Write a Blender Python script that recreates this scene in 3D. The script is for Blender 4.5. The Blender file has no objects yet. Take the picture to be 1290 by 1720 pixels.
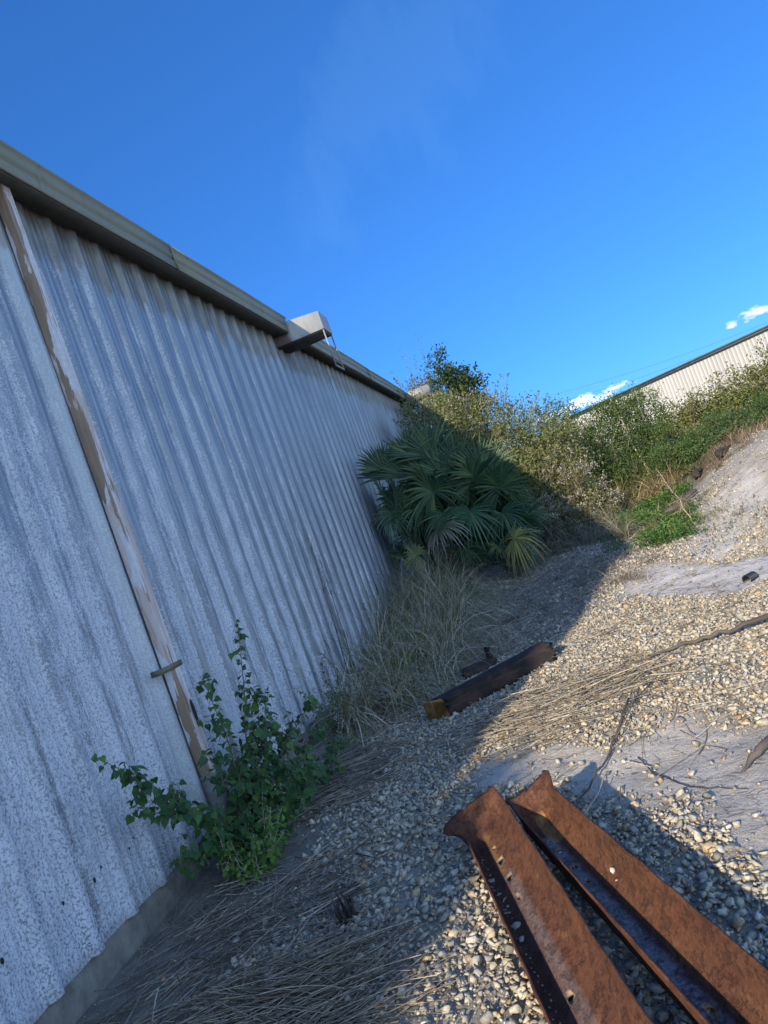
import bpy, bmesh, math, random
import numpy as np
from mathutils import Vector, Matrix
R0 = np.random.default_rng(7)
random.seed(7)
scene = bpy.context.scene
COL = scene.collection
rad = math.radians

# ------------------------------------------------------------------ helpers
def smooth(t, a, b):
    t = np.clip((np.asarray(t, float) - a) / (b - a), 0, 1)
    return t * t * (3 - 2 * t)

_lat = np.random.default_rng(3).random((256, 256))
def vnoise(x, y, s=1.0):
    x = np.asarray(x, float) * s; y = np.asarray(y, float) * s
    xi = np.floor(x).astype(int); yi = np.floor(y).astype(int)
    fx = x - xi; fy = y - yi
    fx = fx * fx * (3 - 2 * fx); fy = fy * fy * (3 - 2 * fy)
    a = _lat[xi % 256, yi % 256]; b = _lat[(xi + 1) % 256, yi % 256]
    c = _lat[xi % 256, (yi + 1) % 256]; d = _lat[(xi + 1) % 256, (yi + 1) % 256]
    return (a * (1 - fx) + b * fx) * (1 - fy) + (c * (1 - fx) + d * fx) * fy

def fbm(x, y, s=1.0, o=4):
    v = 0; amp = .5; tot = 0
    for k in range(o):
        v = v + amp * vnoise(np.asarray(x) + 17.3 * k, np.asarray(y) + 9.1 * k, s * 2 ** k); tot += amp; amp *= .5
    return v / tot

def terrain(x, y):
    x = np.asarray(x, float); y = np.asarray(y, float)
    z = .3 * smooth(y, 6, 12) + .7 * smooth(x, 4.3, 6.5) * smooth(y, 7.5, 12) * (1 - .45 * smooth(y, 14, 24))
    z = z + .09 * np.exp(-(((x - 3.3) / 1.2) ** 2 + ((y - 5.7) / 1.2) ** 2))
    z = z - .05 * np.exp(-(((x - 2.6) / .9) ** 2 + ((y - 3.8) / .5) ** 2))
    near = (1 - smooth(y, 22, 40)) * (1 - smooth(np.abs(x), 12, 30))
    z = z + ((fbm(x, y, 1.1, 3) - .5) * .09 + (fbm(x, y, 7, 3) - .5) * .03) * near * smooth(x, -.1, .5)
    return z + .03 * smooth(x, .6, -.1)

def inpoly(px, py, poly):
    px = np.asarray(px, float); py = np.asarray(py, float)
    c = np.zeros(px.shape, bool); n = len(poly)
    for i in range(n):
        x1, y1 = poly[i]; x2, y2 = poly[(i + 1) % n]
        if y1 == y2: continue
        k = ((y1 > py) != (y2 > py)) & (px < (x2 - x1) * (py - y1) / (y2 - y1) + x1)
        c ^= k
    return c
def soft(px, py, poly, w=.12, k=9, wob=.35):
    s = np.zeros(np.asarray(px).shape)
    wx = px + (fbm(px, py, 2.3, 4) - .5) * wob; wy = py + (fbm(px + 40, py, 2.3, 4) - .5) * wob * 1.6
    for i in range(k):
        a = i * 2.4; r = w * math.sqrt((i + .5) / k)
        s += inpoly(wx + r * math.cos(a), wy + r * 1.6 * math.sin(a), poly)
    return s / k

SAND_A = [(1.7, 4.61), (2.03, 4.6), (2.47, 4.3), (2.9, 4.25), (3.32, 4.05), (4.2, 4.1), (4.3, 2.0), (3.1, 2.3), (2.97, 2.9), (2.88, 3.3), (2.6, 3.55), (2.38, 3.62), (2.11, 4.0), (1.94, 4.01), (1.71, 4.15)]
SAND_B = [(3.1, 8.7), (3.65, 8.9), (3.98, 8.3), (4.52, 7.9), (4.9, 7.5), (4.7, 6.95), (3.95, 6.7), (3.58, 7.1), (3.2, 7.7)]
SAND_C = [(4.34, 10.8), (4.82, 11.2), (5.7, 11.6), (5.4, 10.0), (4.9, 9.3), (4.3, 8.3), (3.9, 8.5), (4.1, 9.54)]
DIRT = [(-.3, 1.0), (-.3, 4.6), (.45, 4.4), (.85, 4.2), (.85, 3.4), (.75, 3.0), (.72, 2.6), (.8, 1.0)]

def new_mesh(name, V, F, mat=None, parent=None, cols=None, smoothf=False, mats=None, midx=None):
    """V (n,3); F: (m,k) int array or a list of such arrays / lists of tuples"""
    me = bpy.data.meshes.new(name)
    V = np.asarray(V, np.float32).reshape(-1, 3)
    if isinstance(F, np.ndarray): F = [F]
    if len(F) and not isinstance(F[0], np.ndarray):
        loops = np.array([i for f in F for i in f], np.int32); sz = np.array([len(f) for f in F], np.int32)
    else:
        loops = np.concatenate([f.reshape(-1) for f in F]).astype(np.int32)
        sz = np.concatenate([np.full(len(f), f.shape[1], np.int32) for f in F])
    st = np.concatenate([[0], np.cumsum(sz)[:-1]]).astype(np.int32)
    me.vertices.add(len(V)); me.vertices.foreach_set('co', V.reshape(-1))
    me.loops.add(len(loops)); me.loops.foreach_set('vertex_index', loops)
    me.polygons.add(len(sz)); me.polygons.foreach_set('loop_start', st); me.polygons.foreach_set('loop_total', sz)
    if smoothf: me.polygons.foreach_set('use_smooth', np.ones(len(sz), bool))
    me.update(calc_edges=True)
    if cols is not None:
        c = np.ones((len(V), 4), np.float32); c[:, :3] = np.asarray(cols, np.float32)
        at = me.color_attributes.new('Col', 'FLOAT_COLOR', 'POINT'); at.data.foreach_set('color', c.reshape(-1))
    if mat: me.materials.append(mat)
    if mats:
        for m in mats: me.materials.append(m)
        if midx is not None: me.polygons.foreach_set('material_index', np.asarray(midx, np.int32))
    o = bpy.data.objects.new(name, me); COL.objects.link(o)
    if parent: o.parent = parent
    return o

def tag(o, label=None, cat=None, group=None, kind=None):
    if label: o['label'] = label
    if cat: o['category'] = cat
    if group: o['group'] = group
    if kind: o['kind'] = kind
    return o
def empty(name, loc, label, cat, group=None):
    o = bpy.data.objects.new(name, None); COL.objects.link(o); o.location = loc; o.empty_display_size = .2
    return tag(o, label, cat, group)
def rebase(o, base):
    """put the origin of a mesh at base, geometry given in world coordinates"""
    o.data.transform(Matrix.Translation(-Vector(base))); return o
def thing_mesh(name, V, F, mat, base, label, cat, group=None, **k):
    o = new_mesh(name, np.asarray(V) - np.asarray(base, float), F, mat, **k); o.location = base
    return tag(o, label, cat, group)

class MB:
    def __init__(s): s.V = []; s.F = []; s.n = 0; s.C = []
    def add(s, V, F, c=None):
        V = np.asarray(V, float).reshape(-1, 3)
        s.V.append(V); s.F += [tuple(int(i) + s.n for i in f) for f in F]; s.n += len(V)
        s.C.append(np.tile(np.asarray(c if c is not None else (1, 1, 1), float), (len(V), 1)) if c is None or np.ndim(c) == 1 else np.asarray(c))
        return s
    def box(s, a, b, c=None):
        x0, y0, z0 = a; x1, y1, z1 = b
        return s.add([(x0, y0, z0), (x1, y0, z0), (x1, y1, z0), (x0, y1, z0), (x0, y0, z1), (x1, y0, z1), (x1, y1, z1), (x0, y1, z1)],
                     [(0, 3, 2, 1), (4, 5, 6, 7), (0, 1, 5, 4), (1, 2, 6, 5), (2, 3, 7, 6), (3, 0, 4, 7)], c)
    def tube(s, pts, rads, n=6, c=None, cap=True):
        P = np.asarray(pts, float); rads = np.broadcast_to(rads, (len(P),))
        V = []
        up = np.array([0, 0, 1.])
        for i in range(len(P)):
            d = P[min(i + 1, len(P) - 1)] - P[max(i - 1, 0)]; d = d / (np.linalg.norm(d) + 1e-9)
            a = np.cross(d, up)
            if np.linalg.norm(a) < .1: a = np.cross(d, [1, 0, 0])
            a /= np.linalg.norm(a); b = np.cross(a, d)
            for k in range(n):
                t = 2 * math.pi * k / n; V.append(P[i] + rads[i] * (math.cos(t) * a + math.sin(t) * b))
        F = [(i * n + k, i * n + (k + 1) % n, (i + 1) * n + (k + 1) % n, (i + 1) * n + k) for i in range(len(P) - 1) for k in range(n)]
        if cap: F += [tuple(range(n - 1, -1, -1)), tuple((len(P) - 1) * n + k for k in range(n))]
        return s.add(V, F, c)
    def build(s, name, mat, parent=None, sm=False, cols=False):
        return new_mesh(name, np.concatenate(s.V), s.F, mat, parent, np.concatenate(s.C) if cols else None, sm)

# ------------------------------------------------------------------ materials
class NT:
    def __init__(s, name):
        s.m = bpy.data.materials.new(name); s.m.use_nodes = True; s.t = s.m.node_tree; s.t.nodes.clear()
        s.out = s.n('ShaderNodeOutputMaterial'); s.b = s.n('ShaderNodeBsdfPrincipled'); s.l(s.b.outputs[0], s.out.inputs[0])
    def n(s, typ, **k):
        n = s.t.nodes.new(typ)
        for a, v in k.items(): setattr(n, a, v)
        return n
    def l(s, a, b): s.t.links.new(a, b)
    def obj(s): return s.n('ShaderNodeTexCoord').outputs['Object']
    def mapp(s, v, sc=(1, 1, 1), loc=(0, 0, 0), rot=(0, 0, 0)):
        m = s.n('ShaderNodeMapping'); m.inputs['Scale'].default_value = sc; m.inputs['Location'].default_value = loc; m.inputs['Rotation'].default_value = rot
        s.l(v, m.inputs[0]); return m.outputs[0]
    def noise(s, v, scale, det=4, rough=.55, dist=0):
        n = s.n('ShaderNodeTexNoise'); n.inputs['Scale'].default_value = scale; n.inputs['Detail'].default_value = det
        n.inputs['Roughness'].default_value = rough; n.inputs['Distortion'].default_value = dist
        if v is not None: s.l(v, n.inputs['Vector'])
        return n.outputs['Fac']
    def ramp(s, v, stops, interp='LINEAR'):
        r = s.n('ShaderNodeValToRGB'); e = r.color_ramp.elements; r.color_ramp.interpolation = interp
        while len(e) < len(stops): e.new(.5)
        for k, (p, c) in enumerate(stops):
            e[k].position = p; e[k].color = (*c, 1) if not np.isscalar(c) else (c, c, c, 1)
        s.l(v, r.inputs[0]); return r.outputs[0]
    def mix(s, f, a, b, mode='MIX'):
        m = s.n('ShaderNodeMix', data_type='RGBA', blend_type=mode)
        for sock, v in ((m.inputs[0], f), (m.inputs[6], a), (m.inputs[7], b)):
            if hasattr(v, 'links'): s.l(v, sock)
            elif np.isscalar(v): sock.default_value = v if sock.type == 'VALUE' else (v, v, v, 1)
            else: sock.default_value = (*v, 1)
        return m.outputs[2]
    def math(s, op, a, b=0., c=0., clamp=False):
        m = s.n('ShaderNodeMath', operation=op, use_clamp=clamp)
        for k, v in enumerate((a, b, c)):
            if hasattr(v, 'links'): s.l(v, m.inputs[k])
            else: m.inputs[k].default_value = v
        return m.outputs[0]
    def attr(s, name='Col'): return s.n('ShaderNodeAttribute', attribute_name=name).outputs['Color']
    def sep(s, v):
        x = s.n('ShaderNodeSeparateXYZ'); s.l(v, x.inputs[0]); return x.outputs
    def set(s, col=None, rough=None, metal=None, spec=None):
        for nm, v in (('Base Color', col), ('Roughness', rough), ('Metallic', metal), ('Specular IOR Level', spec)):
            if v is None: continue
            if hasattr(v, 'links'): s.l(v, s.b.inputs[nm])
            elif np.isscalar(v): s.b.inputs[nm].default_value = v
            else: s.b.inputs[nm].default_value = (*v, 1)
    def bump(s, h, dist=.01, strength=1.):
        b = s.n('ShaderNodeBump'); b.inputs['Distance'].default_value = dist; b.inputs['Strength'].default_value = strength
        s.l(h, b.inputs['Height']); s.l(b.outputs[0], s.b.inputs['Normal']); return b

def mat_plain(name, c, rough=.7, metal=0, var=.25, scale=8, bump=.002, stretch=(1, 1, 1)):
    t = NT(name); v = t.mapp(t.obj(), stretch); n = t.noise(v, scale, 6, .6)
    a = tuple(x * (1 - var) for x in c); b = tuple(min(1, x * (1 + var)) for x in c)
    t.set(t.ramp(n, [(.3, a), (.7, b)]), rough, metal)
    if bump: t.bump(t.noise(v, scale * 4, 4), bump, .6)
    return t.m

def mat_leaf(name, transl=.42, rough=.5, spec=.3):
    t = NT(name); c = t.attr(); n = t.noise(t.obj(), 60, 2)
    c2 = t.mix(1., c, t.ramp(n, [(.3, .75), (.7, 1.25)]), 'MULTIPLY')
    t.set(c2, rough, 0, spec)
    tr = t.n('ShaderNodeBsdfTranslucent'); mx = t.n('ShaderNodeMixShader'); mx.inputs[0].default_value = transl
    hs = t.n('ShaderNodeHueSaturation'); hs.inputs['Saturation'].default_value = 1.15; hs.inputs['Value'].default_value = 1.2
    t.l(c2, hs.inputs['Color']); t.l(hs.outputs[0], tr.inputs[0])
    t.l(t.b.outputs[0], mx.inputs[1]); t.l(tr.outputs[0], mx.inputs[2]); t.l(mx.outputs[0], t.out.inputs[0])
    return t.m

M = {}
M['leaf'] = mat_leaf('leaf')
M['dry'] = mat_leaf('dry_stem', .15, .75, .15)
M['frond'] = mat_leaf('frond', .2, .42, .4)
M['bark'] = mat_plain('bark', (.16, .12, .085), .9, 0, .4, 14, .006, (1, 1, .25))
M['palebark'] = mat_plain('pale_bark', (.36, .31, .23), .85, 0, .3, 14, .004, (1, 1, .25))

# galvanised corrugated sheeting: dark zinc, white oxide mottling, grime under the eave
def m_wall():
    t = NT('galvanised_sheet'); o = t.obj(); x, y, z = t.sep(o)[0:3]
    fine = t.noise(t.mapp(o, (.7, 1.0, .85)), 85, 5, .8, .3)
    med = t.noise(t.mapp(o, (1, 1, .45)), 9, 4, .6)
    stripe = t.noise(t.mapp(o, (.2, 1, .035)), 6.5, 3, .55)          # long vertical runs
    stripe2 = t.noise(t.mapp(o, (.2, 1, .02)), 30, 2, .6)
    zz = t.math('MULTIPLY_ADD', z, -.22, .93)                       # more oxide lower down
    yy = t.math('MULTIPLY_ADD', y, -.085, .66)
    cover = t.math('ADD', t.math('MULTIPLY', zz, .42), yy)
    cover = t.math('ADD', cover, t.math('MULTIPLY_ADD', stripe, 1.2, -.68))
    cover = t.math('ADD', cover, t.math('MULTIPLY_ADD', med, .7, -.35), clamp=False)
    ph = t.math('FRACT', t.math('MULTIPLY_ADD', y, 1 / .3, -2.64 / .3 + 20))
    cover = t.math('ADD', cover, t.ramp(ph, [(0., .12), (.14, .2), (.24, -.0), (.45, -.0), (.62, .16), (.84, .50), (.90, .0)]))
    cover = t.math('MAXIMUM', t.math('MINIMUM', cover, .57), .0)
    k = t.math('ADD', fine, t.math('MULTIPLY_ADD', cover, .5, -.5 * .5))
    ox = t.ramp(k, [(.475, 0.), (.525, 1.)])
    ox = t.mix(.12, ox, t.ramp(k, [(.3, 0.), (.75, 1.)]))
    zinc = t.ramp(t.noise(t.mapp(o, (.6, 1, .2)), 5, 5, .6), [(.3, (.19, .215, .24)), (.7, (.29, .32, .345))])
    zinc = t.mix(t.ramp(stripe2, [(.5, 0.), (.66, .35)]), zinc, (.44, .46, .475))
    white = t.ramp(med, [(.3, (.49, .52, .55)), (.7, (.62, .645, .67))])
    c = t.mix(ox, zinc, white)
    crease_shade = t.ramp(ph, [(.145, 0.), (.158, .6), (.172, 0.), (.828, 0.), (.842, .6), (.855, 0.)])  # thin dark lines paint crease shade along the rib bases
    c = t.mix(t.math('MULTIPLY', crease_shade, .75), c, (.16, .165, .165))
    # whitish run beside the downspout
    dd = t.math('ABSOLUTE', t.math('SUBTRACT', y, 4.12)); run = t.math('SUBTRACT', .17, t.math('ADD', dd, t.math('MULTIPLY', fine, .12)))
    c = t.mix(t.math('MULTIPLY', t.ramp(run, [(.0, 0.), (.06, 1.)]), .45), c, (.52, .545, .52))
    # grime under the eave, ragged lower edge
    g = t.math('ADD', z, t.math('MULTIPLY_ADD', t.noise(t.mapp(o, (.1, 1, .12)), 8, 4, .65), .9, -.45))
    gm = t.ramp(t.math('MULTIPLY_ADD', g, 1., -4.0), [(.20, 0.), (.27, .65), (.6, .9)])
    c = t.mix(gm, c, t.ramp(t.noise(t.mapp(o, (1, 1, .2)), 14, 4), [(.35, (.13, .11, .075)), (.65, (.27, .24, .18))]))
    # brown dirt splash near the bottom edge
    s = t.math('ADD', z, t.math('MULTIPLY', t.noise(o, 11, 4), .14))
    c = t.mix(t.ramp(s, [(.22, .55), (.33, 0.)]), c, (.22, .2, .17))
    rough = t.ramp(ox, [(0, .46), (1, .78)]); t.set(c, rough, t.ramp(ox, [(0, .55), (1, .05)]), .4)
    t.bump(t.math('ADD', ox, t.math('MULTIPLY', med, 2.)), .0015, .5)
    return t.m
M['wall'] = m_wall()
M['foundation'] = mat_plain('foundation_concrete', (.17, .155, .125), .95, 0, .35, 10, .012)
def m_gutter():
    t = NT('olive_gutter_paint'); o = t.obj()
    n = t.noise(t.mapp(o, (1, .25, 3)), 6, 5, .6)
    c = t.ramp(n, [(.3, (.19, .18, .115)), (.7, (.25, .235, .155))])
    c = t.mix(t.ramp(t.noise(t.mapp(o, (1, 1, .15)), 20, 4), [(.6, 0.), (.72, .5)]), c, (.09, .08, .06))
    t.set(c, .55, 0, .4); t.bump(t.noise(o, 40, 3), .001, .5); return t.m
M['gutter'] = m_gutter()
def m_hood():
    t = NT('sheet_metal_hood'); o = t.obj(); x = t.sep(o)[0]
    n = t.noise(t.mapp(o, (1, 1, .4)), 7, 5, .6)
    c = t.ramp(n, [(.3, (.25, .245, .22)), (.7, (.36, .35, .315))])
    k = t.math('ADD', x, t.math('MULTIPLY_ADD', n, .16, -.08))
    rust = t.ramp(t.noise(o, 9, 5), [(.3, (.05, .03, .022)), (.7, (.16, .085, .055))])
    c = t.mix(t.ramp(k, [(.16, .95), (.24, 0.)]), c, rust)
    t.set(c, .5, .25, .5); t.bump(n, .004, .5); return t.m
M['hood'] = m_hood()
M['hood_under'] = mat_plain('dark_hood_underside', (.035, .033, .03), .7, 0, .4, 9)  # separate near-black material for the underside of the hoods
def m_pipe():
    t = NT('flaking_downspout_paint'); o = t.obj(); x, y, z = t.sep(o)[0:3]
    big = t.noise(t.mapp(o, (4, 10, 1.0)), 1.7, 5, .55, .3)
    str_ = t.noise(t.mapp(o, (3, 26, .35)), 5, 3, .6)
    c = t.ramp(str_, [(.38, (.50, .40, .35)), (.5, (.56, .48, .44)), (.6, (.42, .31, .24)), (.72, (.60, .56, .54))])
    white = t.ramp(t.noise(o, 30, 3), [(.3, (.52, .505, .50)), (.7, (.64, .62, .61))])
    c = t.mix(t.ramp(t.noise(t.mapp(o, (4, 16, 1.1), (3, 1, 0)), 1.9, 4, .5), [(.47, 0.), (.49, 1.)]), c, white)
    # brown paint still holding along the near edge
    yk = t.math('MULTIPLY_ADD', y, -6., 25.36)
    k = t.math('ADD', yk, t.math('MULTIPLY_ADD', big, 2.6, -1.3))
    brown = t.ramp(str_, [(.35, (.22, .145, .09)), (.6, (.31, .215, .14)), (.7, (.44, .34, .26))])
    c = t.mix(t.ramp(k, [(.24, 0.), (.27, 1.)]), c, brown)
    c = t.mix(t.ramp(t.noise(t.mapp(o, (8, 60, 1)), 2, 2), [(.62, 0.), (.68, .7)]), c, (.2, .15, .11))
    t.set(c, .6, 0, .4); t.bump(t.ramp(k, [(.24, 0.), (.27, 1.)]), .0015, .7); return t.m
M['pipe'] = m_pipe()
M['shaded_underside'] = mat_plain('gutter_underside_shade', (.05, .048, .036), .8, 0, .35, 6)  # gutter underside: its shade and stain put into one near-black colour
M['strap'] = mat_plain('olive_strap', (.155, .13, .075), .6, 0, .2, 12, .001)
M['black'] = mat_plain('tar_black', (.012, .011, .01), .7, 0, .3, 12, .002)
M['roof'] = mat_plain('weathered_roof_sheet', (.42, .43, .42), .5, .3, .2, 3)

def m_rust():
    t = NT('rusted_steel'); o = t.obj(); x, y, z = t.sep(o)[0:3]
    n1 = t.noise(t.mapp(o, (1, .35, 1)), 5, 7, .62); n2 = t.noise(o, 70, 5, .7); n3 = t.noise(t.mapp(o, (1, .3, 1)), 3.5, 4, .6)
    c = t.ramp(n1, [(.25, (.04, .019, .014)), (.45, (.085, .036, .022)), (.6, (.125, .052, .027)), (.8, (.19, .085, .04))])
    c = t.mix(.45, c, t.ramp(n2, [(.3, (.035, .016, .013)), (.7, (.20, .085, .04))]), 'MIX')
    # bare blue-grey mill scale along the middle of the web
    a = t.attr(); web = t.n('ShaderNodeSeparateColor'); t.l(a, web.inputs[0])
    wm = t.math('MULTIPLY', web.outputs[0], t.ramp(t.math('ADD', t.math('MULTIPLY', n3, .75), t.math('MULTIPLY', n2, .25)), [(.42, 0.), (.52, 1.)]))
    dk = t.math('MULTIPLY', web.outputs[1], t.ramp(n1, [(.2, 1.), (.75, .65)]))  # mask of the shade painted inside the channels
    c = t.mix(dk, c, (.05, .024, .022))
    c = t.mix(t.math('MULTIPLY', wm, .95), c, t.ramp(n2, [(.35, (.08, .09, .105)), (.65, (.24, .27, .30))]))
    ylw = t.math('MULTIPLY', web.outputs[2], t.ramp(n1, [(.35, .9), (.55, 0.5)]))
    c = t.mix(ylw, c, (.46, .27, .09))
    pit = t.ramp(t.noise(t.mapp(o, (1, .6, 1)), 26, 6, .75), [(.40, 1.), (.48, 0.)])
    c = t.mix(t.math('MULTIPLY', pit, .3), c, (.03, .015, .013))
    c = t.mix(t.ramp(t.noise(t.mapp(o, (1, .5, 1)), 17, 5, .7), [(.58, 0.), (.72, .3)]), c, (.36, .19, .09))
    t.set(c, .82, 0, .25); t.bump(t.math('SUBTRACT', t.math('ADD', n1, n2), pit), .004, .8); return t.m
M['rust'] = m_rust()
def m_timber():
    t = NT('creosoted_timber'); o = t.obj(); v = t.mapp(o, (.12, 1, 1))
    g = t.noise(v, 22, 6, .7); n = t.noise(o, 5, 4)
    c = t.ramp(g, [(.3, (.010, .008, .008)), (.55, (.028, .02, .017)), (.75, (.09, .055, .04))])
    c = t.mix(t.ramp(n, [(.5, 0.), (.68, .6)]), c, (.10, .045, .032))
    t.set(c, .8, 0, .3); t.bump(g, .01, 1.); return t.m
M['timber'] = m_timber()
def m_cut():
    t = NT('sawn_end'); o = t.obj(); g = t.noise(t.mapp(o, (1, 1, .5)), 25, 6, .7)
    t.set(t.ramp(g, [(.3, (.22, .10, .03)), (.55, (.50, .25, .08)), (.75, (.62, .36, .15))]), .85, 0, .2); t.bump(g, .004, .8); return t.m
M['cut'] = m_cut()
M['deadwood'] = mat_plain('grey_deadwood', (.085, .068, .055), .9, 0, .6, 16, .006, (.15, 1, 1))
M['darkwood'] = mat_plain('dark_wet_wood', (.045, .032, .025), .85, 0, .6, 16, .006, (.3, 1, 1))

def m_ground():
    t = NT('sand_dirt_and_gravel_fines'); o = t.obj()
    a = t.n('ShaderNodeSeparateColor'); t.l(t.attr(), a.inputs[0])
    n = t.noise(o, 3.2, 7, .65); f = t.noise(o, 45, 6, .75); ff = t.noise(o, 160, 3, .7)
    grit = t.ramp(ff, [(.35, .7), (.65, 1.25)])
    base = t.ramp(n, [(.3, (.24, .215, .175)), (.7, (.36, .33, .275))])
    sand = t.ramp(n, [(.28, (.46, .425, .37)), (.72, (.66, .62, .56))])
    dirt = t.ramp(t.noise(o, 6, 6, .7), [(.32, (.13, .115, .095)), (.68, (.27, .245, .20))])
    grn = t.ramp(n, [(.3, (.05, .06, .025)), (.7, (.16, .14, .08))])
    c = t.mix(a.outputs[0], base, sand); c = t.mix(a.outputs[1], c, dirt); c = t.mix(a.outputs[2], c, grn)
    c = t.mix(1., c, grit, 'MULTIPLY')
    # pebbles and crumbs showing in the sand
    vor = t.n('ShaderNodeTexVoronoi'); vor.inputs['Scale'].default_value = 38; t.l(o, vor.inputs['Vector'])
    peb = t.math('MULTIPLY', t.ramp(vor.outputs['Distance'], [(.16, 1.), (.24, 0.)]), t.ramp(t.noise(o, 1.7, 4), [(.5, 0.), (.62, 1.)]))
    c = t.mix(t.math('MULTIPLY', peb, .6), c, t.ramp(f, [(.3, (.16, .13, .10)), (.7, (.55, .50, .42))]))
    t.set(c, .95, 0, .15)
    h = t.math('ADD', t.math('MULTIPLY', f, .6), t.math('ADD', t.math('MULTIPLY', peb, .5), t.math('MULTIPLY', t.noise(o, 14, 5, .6), 1.2)))
    t.bump(h, .02, .8); return t.m
M['ground'] = m_ground()
def m_stone():
    t = NT('limestone_gravel'); o = t.obj(); n = t.noise(o, 55, 5, .7); n2 = t.noise(o, 14, 3)
    c = t.mix(1., t.attr(), t.ramp(n, [(.3, .6), (.52, 1.), (.7, 1.3)]), 'MULTIPLY')
    c = t.mix(t.ramp(n2, [(.55, 0.), (.75, .35)]), c, (.42, .40, .35))
    t.set(c, .9, 0, .2); t.bump(n, .006, .8); return t.m
M['stone'] = m_stone()
def m_white():
    t = NT('cream_cladding'); o = t.obj(); n = t.noise(t.mapp(o, (1, 1, .2)), 1.2, 5)
    t.set(t.ramp(n, [(.3, (.47, .455, .405)), (.7, (.55, .535, .485))]), .6, 0, .3); return t.m
M['white'] = m_white()
M['trim'] = mat_plain('dark_green_trim', (.12, .135, .135), .5, 0, .2, 2, 0)

# ------------------------------------------------------------------ ground sheet
xs = np.concatenate([-np.geomspace(420, 1.2, 26), np.arange(-1.0, 7.0, .05), 7 + np.geomspace(.1, 420, 40)])
ys = np.concatenate([-np.geomspace(120, .3, 14), np.arange(0., 15.0, .05), 15 + np.geomspace(.08, 520, 60)])
X, Y = np.meshgrid(xs, ys, indexing='ij'); xf = X.ravel(); yf = Y.ravel()
zf = terrain(xf, yf)
Vg = np.stack([xf, yf, zf], 1); nx, ny = len(xs), len(ys)
ii, jj = np.meshgrid(np.arange(nx - 1), np.arange(ny - 1), indexing='ij'); a = (ii * ny + jj).ravel()
Fg = np.stack([a, a + ny, a + ny + 1, a + 1], 1)
sand = np.maximum.reduce([soft(xf, yf, SAND_A) * .55, soft(xf, yf, SAND_B), soft(xf, yf, SAND_C) * .85])
sand = np.maximum(sand, .45 * smooth(xf, 4.2, 4.8) * smooth(yf, 5.5, 7.5) * (1 - smooth(yf, 12.3, 13.5)))
dirt = np.maximum(soft(xf, yf, DIRT, .25), .7 * smooth(xf, .9, .3))
far = smooth(yf + (fbm(xf, yf, 1.5) - .5) * 2, 12.6, 14)
GREEN = [(3.5, 9.9), (4.2, 9.7), (4.6, 12.3), (5.2, 13.5), (5.3, 16.5), (4.0, 16.5), (3.2, 13.5)]
grn = np.maximum(far * .8, soft(xf, yf, GREEN, .4) * .8)
new = new_mesh('ground', Vg, Fg, M['ground'], None, np.stack([sand * (1 - grn), dirt * (1 - sand) * (1 - grn), grn], 1), True)
tag(new, 'sandy ground with gravel fines, pale sand patches and dark dirt along the metal wall', None, None, 'structure')

# ------------------------------------------------------------------ gravel
def hull_stone(rng, n=13):
    bm = bmesh.new()
    sc = np.array([1, rng.uniform(.65, 1), rng.uniform(.45, .8)])
    for i in range(n):
        v = rng.normal(size=3); v /= np.linalg.norm(v); v = v * sc * rng.uniform(.80, 1.15) * .52
        bm.verts.new(v)
    r = bmesh.ops.convex_hull(bm, input=bm.verts)
    bmesh.ops.delete(bm, geom=[v for v in bm.verts if not v.link_faces], context='VERTS')
    bmesh.ops.triangulate(bm, faces=bm.faces)
    bm.verts.index_update()
    V = np.array([v.co[:] for v in bm.verts]); F = np.array([[v.index for v in f.verts] for f in bm.faces]); bm.free()
    return V, F
PROT = [hull_stone(R0, 11) for _ in range(14)] + [hull_stone(R0, 8) for _ in range(8)]
PAL = np.array((.90, .86, .78)) * np.array([(.50, .45, .35), (.54, .50, .41), (.44, .41, .35), (.38, .37, .34), (.50, .40, .26), (.28, .28, .27), (.46, .45, .42), (.58, .55, .48), (.42, .29, .17), (.17, .175, .18), (.36, .22, .14)])
PW = np.array([18, 17, 14, 11, 9, 8, 10, 9, 2.5, 3.5, 1.5]); PW = PW / PW.sum()
def rotm(rng, n, flat=.5):
    a = rng.uniform(0, 2 * np.pi, n); b = rng.normal(0, flat, n); c = rng.normal(0, flat, n)
    ca, sa, cb, sb, cc, sc = np.cos(a), np.sin(a), np.cos(b), np.sin(b), np.cos(c), np.sin(c)
    z = np.zeros(n); o = np.ones(n)
    Rz = np.stack([ca, -sa, z, sa, ca, z, z, z, o], 1).reshape(-1, 3, 3)
    Rx = np.stack([o, z, z, z, cb, -sb, z, sb, cb], 1).reshape(-1, 3, 3)
    Ry = np.stack([cc, z, sc, z, o, z, -sc, z, cc], 1).reshape(-1, 3, 3)
    return Rz @ Rx @ Ry
def stones(name, pos, size, rng, gray=0., mat=M['stone']):
    n = len(pos); Rm = rotm(rng, n, .55); which = rng.integers(0, len(PROT), n)
    col = PAL[rng.choice(len(PAL), n, p=PW)] * rng.uniform(.8, 1.15, (n, 1))
    Vs, Fs, Cs = [], [], []; off = 0
    for k, (pv, pf) in enumerate(PROT):
        m = np.where(which == k)[0]
        if not len(m): continue
        V = np.einsum('nij,vj->nvi', Rm[m], pv) * size[m, None, None] + pos[m, None, :]
        F = pf[None] + (np.arange(len(m)) * len(pv))[:, None, None] + off
        Vs.append(V.reshape(-1, 3)); Fs.append(F.reshape(-1, 3)); Cs.append(np.repeat(col[m], len(pv), 0)); off += len(m) * len(pv)
    return new_mesh(name, np.concatenate(Vs), np.concatenate(Fs), mat, None, np.concatenate(Cs))
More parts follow.
